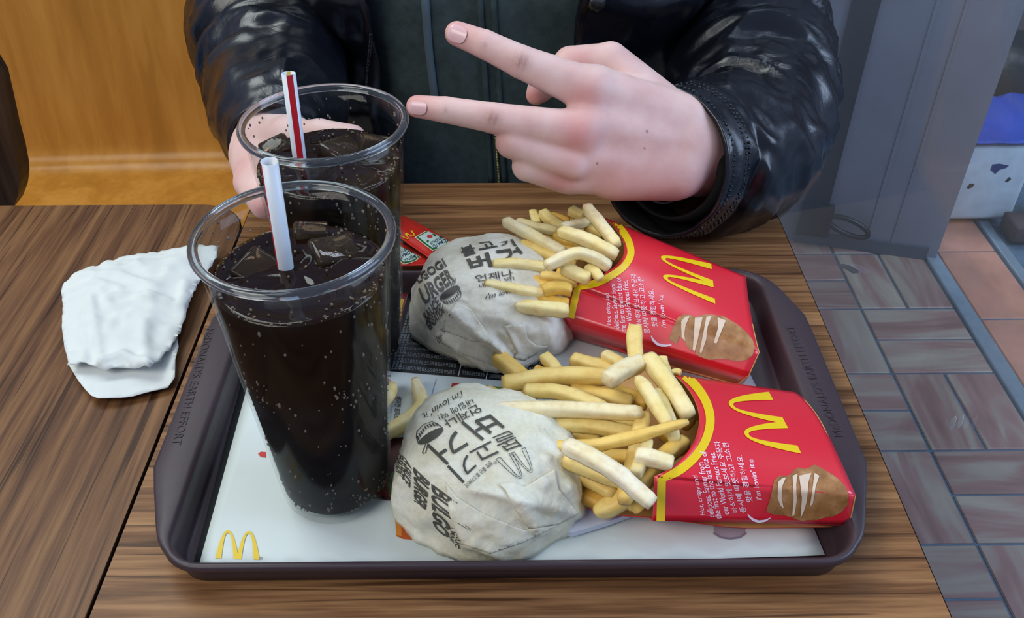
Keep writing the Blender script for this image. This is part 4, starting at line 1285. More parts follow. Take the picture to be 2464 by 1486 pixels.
fB(450, 1195, .046, 1020, 1250, .044, 130, .20, 'pale fry lowest and nearest in the rear heap', mid=(740, 1220, .047), tipb=.45, taper=(.5, .9))
fB(720, 880, .050, 1120, 940, .050, 105, .48, 'golden fry under the bent fry by the rear carton tab', tipb=.3)
for q, lb in [((1210, 340, .044, 1400, 440, .042, 90, .35), 'fry at the far inner side of the rear carton mouth'), ((700, 680, .036, 1100, 760, .036, 110, .55), 'golden fry beneath the left end of the bent fry'),
          ((560, 400, .034, 850, 480, .034, 100, .5), 'golden fry beneath the long pale fry of the rear heap'), ((900, 560, .038, 1350, 690, .040, 110, .5), 'golden fry deep in the rear carton mouth under the thick one'),
          ((600, 960, .034, 1000, 980, .036, 100, .6), 'golden fry under the brown-tipped one in the rear heap'), ((900, 850, .040, 1250, 900, .040, 110, .6), 'golden fry low under the two stubs at the rear carton border'), ((1080, 250, .036, 1330, 360, .036, 100, .4), 'golden fry under the pale thick one leaning on the rear carton border')]:
    fB(*q, lb, tipb=.35)
# two loose fries on the liner between the front cup and the front burger
def loose(pts, w, tone, label, **kw):
    a, m_, b_ = [P(u, v, z) for u, v, z in pts]
    dep = (m_ - CAMP).length
    fry(a, b_, w * dep / FPX, tone, label, 'loose fries on the liner', m_, **kw)
loose([(997, 912, .011), (1010, 985, .011), (915, 1050, .011)], 32, .22, 'curved loose fry on the liner between front cup and front burger', tipb=.25, taper=(.5, .8))
loose([(948, 922, .011), (932, 950, .011), (905, 985, .011)], 30, .2, 'loose fry end on the liner peeking out from behind the front cup', tipb=.25, taper=(.5, .8))

# ------------------------------------------------------------------ wrapped burgers
def wrapmat(name, base, seed):
    m, nt, b = newmat(name)
    vec = coords(nt, kind='World')
    n1 = tex(nt, vec, 32 + seed, 4); n2 = tex(nt, vec, 420, 3)
    r = ramp(nt, [(.28, base[0]), (.45, base[1]), (.62, base[2]), (.78, base[3])], n1)
    c = mixc(nt, .5, r.outputs[0], ramp(nt, [(.35, (.86, .86, .84, 1)), (.6, (1.04, 1.04, 1.04, 1))], n2).outputs[0], 'MULTIPLY')
    # grease shows the filling through the paper in a few spots
    n3 = tex(nt, vec, 60 + seed * 3, 3, .6, .5)
    g_ = ramp(nt, [(.66, (0, 0, 0, 1)), (.76, (.55, .55, .55, 1))], n3)
    c = mixc(nt, g_.outputs[0], c, srgb('#8f8377'))
    nt.links.new(c, b.inputs['Base Color'])
    b.inputs['Roughness'].default_value = .42; b.inputs['Specular IOR Level'].default_value = .45
    bump(nt, b, tex(nt, vec, 70, 4, .7, .4), .45, .0016)
    return m
M_wrapA = wrapmat('waxed_burger_paper', ['#d5ccab', '#e6e1c6', '#efecd8', '#f6f4e6'], 1)
M_wrapB = wrapmat('waxed_burger_paper_greyer', ['#cbc1a8', '#ddd6c3', '#e8e2d3', '#f0ece0'], 5)
M_ink = plain('dark_grey_wrapper_ink', '#4c4b41', .5)
M_ink2 = plain('brown_grey_wrapper_ink', '#5b544f', .5)
M_inkl = plain('pale_wrapper_ink', '#9a9788', .5)
def burger(c, rx, ry, h, rot, seed, mat, label, outline, creases, ex=2.6):
    t = thing('wrapped_burger', (c[0], c[1], .0055), label, 'burger', 'wrapped burgers')
    NR, NA = 56, 132
    V = []; F = []
    cz = .0056
    crz = [(P(u0, v0, .03), P(u1, v1, .03), P(u0, v0, .01) - P(u0, v0, .03), P(u1, v1, .01) - P(u1, v1, .03), wd, amp) for u0, v0, u1, v1, wd, amp in creases]
    for i in range(NR + 1):
        ph = (i / NR)                      # 0 top .. 1 bottom rim
        ang = ph * math.pi * .5
        pr = math.sin(ang) ** (2 / ex * 1.0); pz = math.cos(ang) ** (2 / ex)
        for j in range(NA):
            a = 2 * math.pi * j / NA
            ol = 1 + sum(k * math.cos(m_ * a + s) for m_, k, s in outline)
            x = rx * pr * math.cos(a) * (1 + (ol - 1) * pr); y = ry * pr * math.sin(a) * (1 + (ol - 1) * pr)
            X = c[0] + x * math.cos(rot) - y * math.sin(rot); Y = c[1] + x * math.sin(rot) + y * math.cos(rot)
            Z = cz + .0005 + h * pz
            p = Vector((X, Y, Z))
            nn = Vector((math.cos(a + rot) * pr, math.sin(a + rot) * pr, pz + .15)).normalized()
            side = min(1, max(0, (ph - .18) / .4))
            d = .0040 * ridge(X * 26 + seed, Y * 26, Z * 20) * (.12 + .88 * side)
            d += .0022 * ridge(X * 62, Y * 62 + seed, Z * 50) * (.12 + .88 * side) + .0009 * ridge(X * 150, Y * 150, Z * 120 + seed) * (.1 + .9 * side)
            d += .0013 * side * ridge(a * 2.1 + seed, Z * 34, 3)
            # folded pleats
            for (A0, B0, dA, dB, wd, amp) in crz:
                k = (.03 - Z) / .02
                A = A0 + dA * k
                if (A - p).length > .09: continue
                B = B0 + dB * k
                ab = (B - A); L2 = ab.length_squared
                s = max(0, min(1, (p - A).dot(ab) / L2))
                q = A + ab * s - p; dd = q.length
                side_ = ab.x * (p.y - A.y) - ab.y * (p.x - A.x)
                k = dd / wd
                if k < 3:
                    prof_ = math.exp(-k * k) if side_ > 0 else math.exp(-(k * 3) ** 2)
                    d += amp * prof_ * (1 - abs(2 * s - 1) ** 6)
            p = p + nn * d
            p.z = max(cz + .0004, p.z)
            V.append(p)
    for i in range(NR):
        for j in range(NA): F.append([i * NA + j, (i + 1) * NA + j, (i + 1) * NA + (j + 1) % NA, i * NA + (j + 1) % NA])
    F.append([NR * NA + j for j in range(NA)][::-1])
    body = mk('wrapper', V, F, mat, t)
    return t, body, bvh_of(body)
tF, bF, vF = burger((-.0110, .3330), .0490, .0450, .0505, .0, 2.2, M_wrapA, 'paper-wrapped burger nearest the camera with upside-down lettering',
                    [(2, .04, 2.2), (3, .03, .5), (5, .012, 1.0)],
                    [(1110, 1170, 1390, 1240, .006, .0045), (1225, 1195, 1290, 1280, .005, .004), (1130, 1290, 1220, 1335, .004, .003), (1300, 1090, 1350, 1210, .006, .003), (1060, 1200, 1130, 1310, .005, .002)])
tB_, bB, vB = burger((-.0085, .4820), .0495, .0510, .047, .0, 6.1, M_wrapB, 'paper-wrapped burger at the back beside the ketchup packets',
                    [(2, .05, 1.2), (3, .03, 2.5), (5, .012, 0)],
                    [(1080, 740, 1215, 860, .006, .0045), (1150, 800, 1250, 880, .005, .004), (1200, 790, 1245, 850, .004, .003), (1060, 800, 1180, 880, .005, .003), (1290, 770, 1320, 850, .005, .003)])
def fold(name, poly, bvh, mat, parent, off, lift):
    """a paper flap lying over the wrapper: raised most along its free edge"""
    o = decal(name, polyf(poly), bvh, mat, parent, off, 9)
    b_ = wl(o); me = o.data
    n = len(poly)
    for v in me.vertices:
        w = v.co + b_
        k = .55 + .45 * nz(w.x * 120, w.y * 120, w.z * 120)
        nrm_ = (CAMP - w).normalized()
        v.co += (nrm_ * .4 + Vector((0, 0, .6))) * lift * k
    solid(o, .00025, -1); return o
fold('paper_flap', [(1200, 1165), (1230, 1160), (1262, 1172), (1300, 1150), (1335, 1130), (1345, 1180), (1392, 1236), (1340, 1262), (1272, 1272), (1240, 1225), (1216, 1182)], vF, M_wrapA, tF, .0006, .0016)
fold('paper_flap', [(1071, 1159), (1100, 1195), (1150, 1228), (1196, 1250), (1262, 1275), (1344, 1263), (1270, 1300), (1180, 1332), (1110, 1310), (1082, 1240)], vF, M_wrapA, tF, .0003, .0012)
fold('paper_flap', [(1098, 728), (1135, 745), (1170, 800), (1220, 862), (1198, 845), (1171, 823), (1135, 821), (1067, 794), (1075, 760)], vB, M_wrapB, tB_, .0006, .0016)
fold('paper_flap', [(1067, 794), (1135, 821), (1171, 823), (1198, 845), (1225, 868), (1190, 880), (1120, 855), (1062, 825)], vB, M_wrapB, tB_, .0003, .0009)
fold('paper_flap', [(1211, 785), (1264, 781), (1269, 814), (1289, 830), (1320, 834), (1262, 868), (1235, 862), (1244, 848), (1224, 805)], vB, M_wrapB, tB_, .0005, .0014)
def corner(pts, mat, parent):
    V = [P(u, v, z) for u, v, z in pts]; c = sum(V, Vector()) / len(V) + Vector((0, 0, .002))
    F = [[i, (i + 1) % len(V), len(V)] for i in range(len(V))]
    o = mk('paper_corner', V + [c], F, mat, parent); solid(o, .0003, 0); return o
corner([(1330, 1180, .024), (1370, 1200, .020), (1393, 1237, .013), (1350, 1262, .012), (1300, 1262, .016), (1310, 1220, .022)], M_wrapA, tF)
corner([(1115, 1290, .020), (1170, 1318, .011), (1212, 1342, .007), (1160, 1338, .0068), (1112, 1322, .008), (1090, 1290, .014)], M_wrapA, tF)
corner([(1300, 830, .020), (1362, 795, .022), (1375, 770, .020), (1365, 810, .014), (1322, 842, .010), (1290, 850, .012)], M_wrapB, tB_)
corner([(1060, 815, .016), (1120, 850, .014), (1200, 862, .016), (1190, 882, .008), (1168, 890, .007), (1105, 868, .007), (1065, 835, .010)], M_wrapB, tB_)
corner([(1010, 690, .030), (1000, 705, .026), (992, 728, .022), (1008, 745, .018), (1022, 730, .026)], M_wrapB, tB_)
def ink(parent, bvh, items, mat, name='wrapper_lettering', maxe=9, extra=()):
    decal(name, join2(*extra, *[place(text2d(s, sh, bo), cx_, cy_, a, w, h) for s, cx_, cy_, a, w, h, sh, bo in items]), bvh, mat, parent, .0006, maxe)
def cz1(pts): return zoom(1000, 940, 6.193, pts)
def cz2(pts): return zoom(940, 1090, 5.714, pts)
def cz3(pts): return zoom(990, 570, 5.714, pts)
def inkq(parent, bvh, items, mat, conv, name='wrapper_lettering'):
    decal(name, join2(*[quad(text2d(s, sh, bo), conv(q)) for s, q, sh, bo in items]), bvh, mat, parent, .0006, 9)
# front burger: big brushed syllables drawn stroke by stroke, upside down
def st(lines, ws):
    return strokes([cz1(l) for l in lines], [w / 6.193 for w in ws])
decal('wrapper_lettering', join2(
    st([[(690, 470), (1005, 735)], [(900, 605), (1015, 535)], [(900, 458), (1122, 637)], [(1105, 380), (1310, 555)], [(895, 468), (1125, 378)], [(1015, 578), (1215, 478)]], [46, 42, 48, 46, 44, 44]),
    st([[(185, 812), (482, 1095)], [(355, 955), (462, 880)], [(612, 618), (545, 700), (520, 780), (532, 860), (572, 935)], [(560, 932), (670, 862), (778, 793)]], [48, 44, 46, 42]),
    st([[(805, 928), (1125, 762)], [(1000, 818), (1075, 895)], [(915, 918), (1000, 1035)], [(985, 1028), (1232, 915)]], [26, 34, 32, 30]),
    st([[(482, 1122), (720, 1368)], [(772, 968), (728, 1050), (718, 1120), (738, 1185), (780, 1245)], [(770, 1235), (902, 1112)]], [40, 32, 28]),
    st([[(1148, 708), (1390, 606)], [(1380, 604), (1440, 655)], [(1450, 645), (1195, 735)], [(1195, 725), (1235, 775)], [(1225, 770), (1460, 678)], [(1215, 824), (1490, 700)], [(1335, 770), (1385, 820)], [(1288, 832), (1375, 905)], [(1480, 735), (1575, 835)], [(1310, 850), (1520, 765)], [(1350, 890), (1560, 815)]], [18, 18, 18, 18, 18, 20, 22, 24, 24, 16, 22])), vF, M_ink, tF, .0006, 9)
ink(tF, vF, [('내입에 딱!', 1097, 986, 153, 92, 16, 0, .004), ("i'm lovin' it", 1066, 976, 149, 112, 15, .3, 0)], M_ink, extra=[quad(text2d('언제나', 0, .008), cz1([(1000, 320), (480, 560), (400, 445), (930, 195)]))])
ink(tF, vF, [('참맛 좋은 불고기버거', 1152, 1141, 137, 84, 12, 0, .004), ('®', 1191, 1114, 140, 8, 8, 0, 0)], M_ink)
inkq(tF, vF, [('BULGO', [(850, 620), (812, 1190), (585, 990), (560, 418)], 0, .03), ('BURGER', [(545, 402), (492, 800), (330, 650), (318, 192)], 0, .03), ('A SAUCE', [(302, 198), (275, 470), (165, 340), (195, 55)], 0, .03), ('SENSATION', [(188, 50), (165, 330), (80, 240), (108, -20)], 0, .02),
              ('DELIC', [(978, 1095), (955, 1310), (885, 1270), (915, 1090)], 0, .02), ('MAK', [(893, 1075), (868, 1240), (812, 1190), (838, 1060)], 0, .02)], M_ink, cz2)
decal('wrapper_emblem', quad(arches(.022), cz1([(1800, 1170), (1470, 1355), (1192, 1022), (1625, 855)])), vF, M_ink, tF, .0006, 9)
decal('wrapper_emblem', quad(arches(.022), cz2([(1240, 830), (1150, 1215), (835, 1060), (872, 650)])), vF, M_ink, tF, .0006, 9)
def bowl(cx_, cy_, a, w, h):
    rim = disc(.5, .72, .46, .22, 28)
    body_ = strokes([[(.04, .70), (.10, .35), (.22, .10), (.5, .0), (.78, .10), (.90, .35), (.96, .70)]] + [[(.12 + .095 * k, .50 - .22 * math.sin(math.pi * (k + .5) / 8)), (.15 + .088 * k, .30 - .20 * math.sin(math.pi * (k + .5) / 8))] for k in range(9)], [.03] + [.05] * 9)
    sp_ = strokes([[(.62, .80), (.74, 1.02), (.84, 1.18), (.92, 1.30), (.99, 1.30), (1.0, 1.20), (.93, 1.10), (.82, .98), (.68, .76)]], .03)
    return place(join2(rim, body_, sp_), cx_, cy_, a, w, h)
decal('wrapper_drawing', bowl(1032, 1042, 148, 74, 46), vF, M_ink, tF, .0006, 8)
inkq(tB_, vB, [('불', [(660, 160), (840, 100), (905, 225), (710, 285)], 0, .02), ('고', [(910, 88), (1100, 62), (1190, 140), (930, 188)], 0, .02), ('기', [(1210, 72), (1390, 38), (1450, 130), (1240, 142)], 0, .02), ('버', [(745, 300), (1060, 212), (1120, 410), (830, 480)], 0, .03),                ('언제나', [(872, 530), (1380, 450), (1400, 545), (892, 628)], 0, .008), ('내입에 딱!', [(925, 650), (1400, 540), (1420, 602), (940, 708)], 0, .004), ("i'm lovin' it", [(1010, 790), (1510, 680), (1520, 740), (1015, 862)], .3, 0)], M_ink, cz3)
inkq(tB_, vB, [('LGOGI', [(50, 545), (430, 295), (490, 402), (110, 640)], 0, .03), ('URGER', [(100, 715), (510, 428), (602, 602), (190, 945)], 0, .03), ('SAUCE', [(165, 1060), (340, 812), (412, 925), (228, 1180)], 0, .03), ('ENSATION', [(205, 1170), (430, 930), (462, 1042), (268, 1285)], 0, .03), ("i'm lovin' it", [(325, 1400), (520, 990), (600, 1050), (395, 1460)], .3, 0)], M_ink2, cz3)
decal('wrapper_lettering', strokes([cz3(l) for l in [[(1168, 212), (1362, 186)], [(1350, 182), (1366, 240), (1345, 285), (1300, 318)], [(1438, 148), (1515, 235)], [(1395, 215), (1470, 188)]]], [7, 7, 7, 6]), vB, M_ink, tB_, .0006, 9)
decal('wrapper_drawing', bowl(1086, 711, -33, 60, 38), vB, M_ink2, tB_, .0006, 8)

# ------------------------------------------------------------------ ketchup packets
M_ketch = plain('red_ketchup_foil', '#c92a20', .32, .5, vary=.06, vscale=60, bmp=.15, bscale=120, bdist=.001)
M_lab = plain('white_label_print', '#c9dcd4', .4); M_gr = plain('green_label_print', '#1d6a33', .4); M_cream = plain('cream_label_edge', '#ecd3b4', .4)
M_navy = plain('navy_label_lettering', '#26455a', .4); M_tom = plain('tomato_print', '#cc3a3c', .4)
def packet(c4, z0, lift, label, lab):
    """c4: pixel corners top-left, top-right, bottom-right, bottom-left; pillow shaped sachet"""
    W = [P(u, v, z) for (u, v), z in zip(c4, z0)]
    t = thing('ketchup_packet', (sum((w.x for w in W)) / 4, sum((w.y for w in W)) / 4, min(w.z for w in W) - .002), label, 'ketchup packet', 'ketchup packets')
    NU, NV = 28, 18; V = []; F = []
    for sgn in (1, -1):
        for j in range(NV + 1):
            v = j / NV
            for i in range(NU + 1):
                u = i / NU
                p = (W[0] * (1 - u) + W[1] * u) * (1 - v) + (W[3] * (1 - u) + W[2] * u) * v
                seal = min(u / .10, (1 - u) / .10, v / .08, (1 - v) / .08)
                puff = max(0, min(1, (seal - 1) / 2.5)); puff = math.sin(puff * math.pi / 2)
                V.append(p + Vector((0, 0, sgn * (.00025 + lift * puff * (1 if sgn > 0 else .25)) + .0004 * nz(p.x * 120, p.y * 120))))
    n1 = (NU + 1) * (NV + 1)
    for j in range(NV):
        for i in range(NU):
            a = j * (NU + 1) + i
            F.append([a, a + NU + 1, a + NU + 2, a + 1]); F.append([n1 + a, n1 + a + 1, n1 + a + NU + 2, n1 + a + NU + 1])
    loop = [i for i in range(NU + 1)] + [j * (NU + 1) + NU for j in range(1, NV + 1)] + [NV * (NU + 1) + i for i in range(NU - 1, -1, -1)] + [j * (NU + 1) for j in range(NV - 1, 0, -1)]
    for k in range(len(loop)):
        a, b_ = loop[k], loop[(k + 1) % len(loop)]; F.append([a, b_, n1 + b_, n1 + a])
    o = mk('sachet', V, F, M_ketch, t)
    bv = bvh_of(o)
    k_ = lambda pts: zoom(940, 510, 9.9, [(x + lab[0], y + lab[1]) for x, y in pts])
    decal('label_edge', polyf(k_([(570, 610), (825, 460), (900, 470), (1100, 545), (1250, 620), (1400, 700), (1570, 795), (1480, 870), (1350, 930), (1230, 965), (1130, 968), (1075, 905), (995, 940), (780, 770)])), bv, M_cream, t, .0004, 12)
    decal('label_border', polyf(k_([(610, 610), (850, 470), (1000, 510), (1180, 590), (1350, 680), (1540, 795), (1460, 860), (1340, 915), (1230, 948), (1150, 950), (1085, 885), (1000, 915), (800, 765)])), bv, M_gr, t, .0005, 12)
    decal('label_field', polyf(k_([(660, 605), (885, 482), (1000, 520), (1180, 605), (1340, 690), (1490, 790), (1420, 850), (1320, 890), (1215, 915), (1150, 905), (1085, 845), (1000, 870), (830, 745)])), bv, M_lab, t, .0006, 12)
    decal('label_lettering', join2(*[place(text2d(s, 0, .01), 940 + (x + lab[0]) / 9.9, 510 + (y + lab[1]) / 9.9, a, w / 9.9, h / 9.9) for s, x, y, a, w, h in
          [('HEINZ', 1305, 835, 154, 300, 78), ('TOMATO', 1180, 755, 152, 400, 90), ('KETCHUP', 1090, 690, 152, 340, 64)]]), bv, M_navy, t, .0008, 10)
    td = decal('tomato', disc(940 + (930 + lab[0]) / 9.9, 510 + (600 + lab[1]) / 9.9, 6.8, 3.8), bv, M_tom, t, .0008, 10)
    decal('leaf', join2(polyf(k_([(980, 535), (1060, 545), (1075, 600), (1040, 590)])), polyf(k_([(850, 720), (870, 690), (920, 705), (885, 755)]))), bv, M_gr, td, .0008, 10)
    decal('emblem', quad(arches(), [(940 + (640 + lab[0]) / 9.9, 510 + (545 + lab[1]) / 9.9), (940 + (350 + lab[0]) / 9.9, 510 + (690 + lab[1]) / 9.9), (940 + (240 + lab[0]) / 9.9, 510 + (590 + lab[1]) / 9.9), (940 + (500 + lab[0]) / 9.9, 510 + (445 + lab[1]) / 9.9)]), bv, M_yel, t, .0006, 10)
    return t
packet([(888, 520), (975, 520), (1104, 590), (1048, 632)], [.018, .010, .022, .026], .0022, 'red ketchup packet lying uppermost on the back rim of the tray', (0, 0))
packet([(845, 612), (930, 560), (1058, 638), (958, 640)], [.020, .010, .023, .0235], .0018, 'red ketchup packet half hidden under the other packet and the rear cup', (-850, 285))

# ------------------------------------------------------------------ crumpled napkin
M_nap = plain('white_tissue_paper', '#dfe5e2', .85, .2, vary=.02, vscale=60, bmp=.12, bscale=420, bdist=.0004)
nk = lambda pts: [(100 + x / 3.2304, 540 + y / 3.2304) for x, y in pts]
nap = thing('paper_napkin', tuple(P(290, 800, 0)), 'crumpled white paper napkin lying left of the tray', 'napkin')
lowp = [tuple(P(u, v, .002))[:2] for u, v in nk([(215, 640), (180, 800), (190, 960), (225, 1120), (290, 1230), (350, 1310), (400, 1360), (450, 1385), (560, 1382), (720, 1355), (880, 1315), (985, 1285), (1020, 1245), (1045, 1210), (1050, 1080), (1075, 980), (1060, 860), (1040, 700), (700, 560)])]
V, F = sheet(lowp, lambda x, y: .0022 + .0010 * (1 + ridge(x * 55, y * 55, 9)) + .0012 * (1 + nz(x * 30, y * 30)), .0035)
solid(mk('lower_layer', V, F, M_nap, nap), .0004, 1)
upp_px = nk([(500, 262), (560, 268), (720, 230), (900, 205), (1050, 185), (1200, 152), (1370, 165), (1365, 250), (1280, 360), (1215, 440), (1170, 560), (1140, 650), (1120, 720), (1075, 830), (1000, 960), (930, 1070), (862, 1165), (760, 1140), (640, 1130), (500, 1155), (470, 1150), (445, 1135), (350, 1105), (280, 1112), (208, 1112), (225, 1080), (180, 960), (160, 820), (168, 630), (150, 490), (190, 430), (300, 342), (430, 322), (470, 280)])
uz = .009
upp = [tuple(P(u, v, uz))[:2] for u, v in upp_px]
crest = [([(840, 620), (1090, 665), (1130, 480)], .0035, .0045), ([(400, 610), (440, 860), (475, 1130)], .0025, .0030), ([(350, 700), (350, 900), (345, 1100)], .002, .0022), ([(500, 1100), (640, 1050), (840, 1130)], .003, .0045), ([(820, 820), (815, 1000), (850, 1160)], .003, .0030), ([(300, 430), (600, 440), (900, 540)], .003, .0030), ([(480, 560), (560, 700), (700, 680)], .0025, .0022), ([(750, 350), (830, 420), (1000, 400)], .003, .0018), ([(230, 540), (420, 500), (640, 560)], .0025, .0022), ([(560, 620), (700, 600), (880, 640)], .0025, .0025)]
crw = [([np.array(tuple(P(100 + x / 3.2304, 540 + y / 3.2304, uz))[:2]) for x, y in pts], w, a) for pts, w, a in crest]
bx_ = np.array(resample(upp, .004))
def napz(x, y):
    p = np.array((x, y)); db = float(np.sqrt(((bx_ - p) ** 2).sum(1)).min())
    z = .0055 + .0085 * min(1, db / .022) ** .7
    # loose lower edge curls up
    vlow = P(470, 880, 0).y
    z += .004 * max(0, 1 - db / .012) * (1 if y < P(300, 850, uz).y else .25)
    for pts, w, a in crw:
        d = 9
        for s, e in zip(pts[:-1], pts[1:]):
            ab = e - s; t = max(0, min(1, np.dot(p - s, ab) / np.dot(ab, ab))); d = min(d, np.linalg.norm(s + ab * t - p))
        z += a * 1.15 * math.exp(-(d / w) ** 1.3)
    return z + .0013 * ridge(x * 48, y * 48, 1.5) + .0009 * ridge(x * 100, y * 100, 7)
V, F = sheet(upp, napz, .0028)
solid(mk('upper_layer', V, F, M_nap, nap), .0004, 1)
# ------------------------------------------------------------------ person
def sdf_mesh(prims, h, pad=.012):
    """prims: list of groups; group = (blend, [(a, b, ra, rb), ...]); smooth union -> surface nets"""
    pts = np.array([p for _, g_ in prims for a, b, ra, rb in g_ for p in (a, b)], float)
    rm = max(max(ra, rb) for _, g_ in prims for a, b, ra, rb in g_)
    lo = pts.min(0) - rm - pad; hi = pts.max(0) + rm + pad
    n = np.ceil((hi - lo) / h).astype(int) + 1
    ax = [lo[k] + h * np.arange(n[k]) for k in range(3)]
    X, Y, Z = np.meshgrid(*ax, indexing='ij'); Pn = np.stack([X, Y, Z], -1).astype(np.float32)
    def cap(a, b, ra, rb):
        a = np.array(a, np.float32); b = np.array(b, np.float32); ba = b - a
        t = np.clip(((Pn - a) @ ba) / max(float(ba @ ba), 1e-12), 0, 1)
        d = Pn - a - t[..., None] * ba
        return np.sqrt((d * d).sum(-1)) - (ra + (rb - ra) * t)
    def smin(a, b, k):
        hh = np.clip(.5 + .5 * (b - a) / k, 0, 1); return b + (a - b) * hh - k * hh * (1 - hh)
    D = None
    for k, g_ in prims:
        G = None
        for c in g_:
            d = cap(*c); G = d if G is None else smin(G, d, .006 if k > .0095 else .0012)
        D = G if D is None else smin(D, G, k)
    ins = D < 0
    cs = np.zeros([m - 1 for m in n] + [3], np.float32); cn = np.zeros([m - 1 for m in n], np.float32)
    corners = [(i, j, k) for i in (0, 1) for j in (0, 1) for k in (0, 1)]
    sl = lambda c: tuple(slice(c[k], n[k] - 1 + c[k]) for k in range(3))
    for c in corners:
        for k in range(3):
            if c[k] == 0:
                e = list(c); e[k] = 1
                va, vb = D[sl(c)], D[sl(e)]
                m = (va < 0) != (vb < 0)
                t = np.where(m, va / np.where(m, va - vb, 1), 0)
                for q in range(3):
                    cs[..., q] += np.where(m, c[q] + (t if q == k else 0), 0)
                cn += m
    act = cn > 0
    idx = -np.ones(act.shape, int); idx[act] = np.arange(act.sum())
    ii = np.argwhere(act)
    V = lo + h * (ii + cs[act] / cn[act][:, None])
    F = []
    for k in range(3):
        a, b_ = [(1, 2), (2, 0), (0, 1)][k]
        s0 = [slice(None)] * 3; s1 = [slice(None)] * 3; s0[k] = slice(0, n[k] - 1); s1[k] = slice(1, n[k])
        ch = ins[tuple(s0)] != ins[tuple(s1)]
        e = np.argwhere(ch)
        e = e[(e[:, a] > 0) & (e[:, b_] > 0) & (e[:, a] < n[a] - 1) & (e[:, b_] < n[b_] - 1)]
        q = []
        for da, db in ((0, 0), (1, 0), (1, 1), (0, 1)):
            c = e.copy(); c[:, a] -= da; c[:, b_] -= db; q.append(idx[c[:, 0], c[:, 1], c[:, 2]])
        q = np.stack(q, 1)
        inn = ins[e[:, 0], e[:, 1], e[:, 2]]
        q = np.where(inn[:, None], q, q[:, ::-1])
        F += q.tolist()
    return V, F
W3 = lambda u, v, d: np.array(PD(u, v, d))
# ---- raised left hand, index and middle finger spread
HD = .600
def hp(u, v, d=0.0): return W3(u, v, HD + d)
wr = hp(1650, 352, .045); wr2 = hp(1640, 300, .040); wr3 = hp(1632, 405, .044); el = hp(1700, 358, .075)
mI, mM, mR, mP = hp(1412, 214, .012), hp(1392, 318, .008), hp(1378, 392, .014), hp(1366, 428, .026)
groups = [
    (.012, [(wr, el, .0250, .032), (wr2, hp(1440, 222, .018), .0215, .0172), (wr, hp(1430, 305, .016), .0235, .0165), (wr3, hp(1410, 375, .020), .0215, .0155), (hp(1620, 400, .042), hp(1392, 420, .028), .0205, .0135),
            (hp(1540, 320, .045), hp(1470, 330, .035), .026, .022), (hp(1480, 420, .036), hp(1600, 405, .05), .0180, .022)]),
    # index
    (.009, [(mI, hp(1254, 149, .004), .0148, .0108), (hp(1254, 149, .004), hp(1167, 107, .004), .0108, .0094), (hp(1167, 107, .004), hp(1100, 81, .008), .0094, .0082)]),
    # middle
    (.009, [(mM, hp(1188, 284, .0), .0140, .0100), (hp(1188, 284, .0), hp(1072, 264, .0), .0100, .0085), (hp(1072, 264, .0), hp(1004, 256, .004), .0085, .0074)]),
    # ring, folded into the palm
    (.0028, [(mR, hp(1232, 342, .008), .0118, .0108), (hp(1232, 342, .008), hp(1260, 352, .036), .0108, .0100), (hp(1260, 352, .036), hp(1330, 372, .044), .0098, .0085)]),
    # little finger, folded
    (.0028, [(mP, hp(1268, 400, .018), .0112, .0100), (hp(1268, 400, .018), hp(1290, 405, .042), .0100, .0090), (hp(1290, 405, .042), hp(1345, 415, .048), .0088, .0078)]),
    # thumb, crossing behind the index finger towards the folded ring finger
    (.008, [(hp(1610, 285, .052), hp(1468, 147, .046), .0200, .0135), (hp(1468, 147, .046), hp(1372, 152, .046), .0128, .0118), (hp(1372, 152, .046), hp(1300, 215, .040), .0115, .0092), (hp(1300, 215, .040), hp(1290, 228, .038), .0090, .0072)]),
]
LV, LF = sdf_mesh(groups, .0014)
# ---- right hand around the rear cup
RD = .0
def rp(u, v, d): return W3(u, v, d)
groups = [
    (.010, [(rp(640, 320, .70), rp(640, 375, .635), .026, .024), (rp(640, 375, .635), rp(668, 425, .605), .0230, .0200), (rp(652, 340, .630), rp(700, 330, .60), .0185, .0150), (rp(628, 400, .62), rp(652, 440, .60), .0185, .016)]),
    (.006, [(rp(607, 412, .615), rp(598, 440, .605), .0100, .0098), (rp(600, 440, .603), rp(634, 495, .575), .0100, .0082)]),
    (.005, [(rp(690, 330, .60), rp(770, 320, .585), .0100, .0092), (rp(770, 320, .585), rp(850, 330, .575), .0090, .0080)]),
    (.005, [(rp(690, 375, .60), rp(790, 370, .588), .0100, .0092), (rp(790, 370, .588), rp(860, 380, .578), .0090, .0080)]),
    (.005, [(rp(690, 415, .60), rp(780, 420, .588), .0098, .0090), (rp(780, 420, .588), rp(850, 425, .578), .0088, .0078)]),
]
RV, RF = sdf_mesh(groups, .0018)
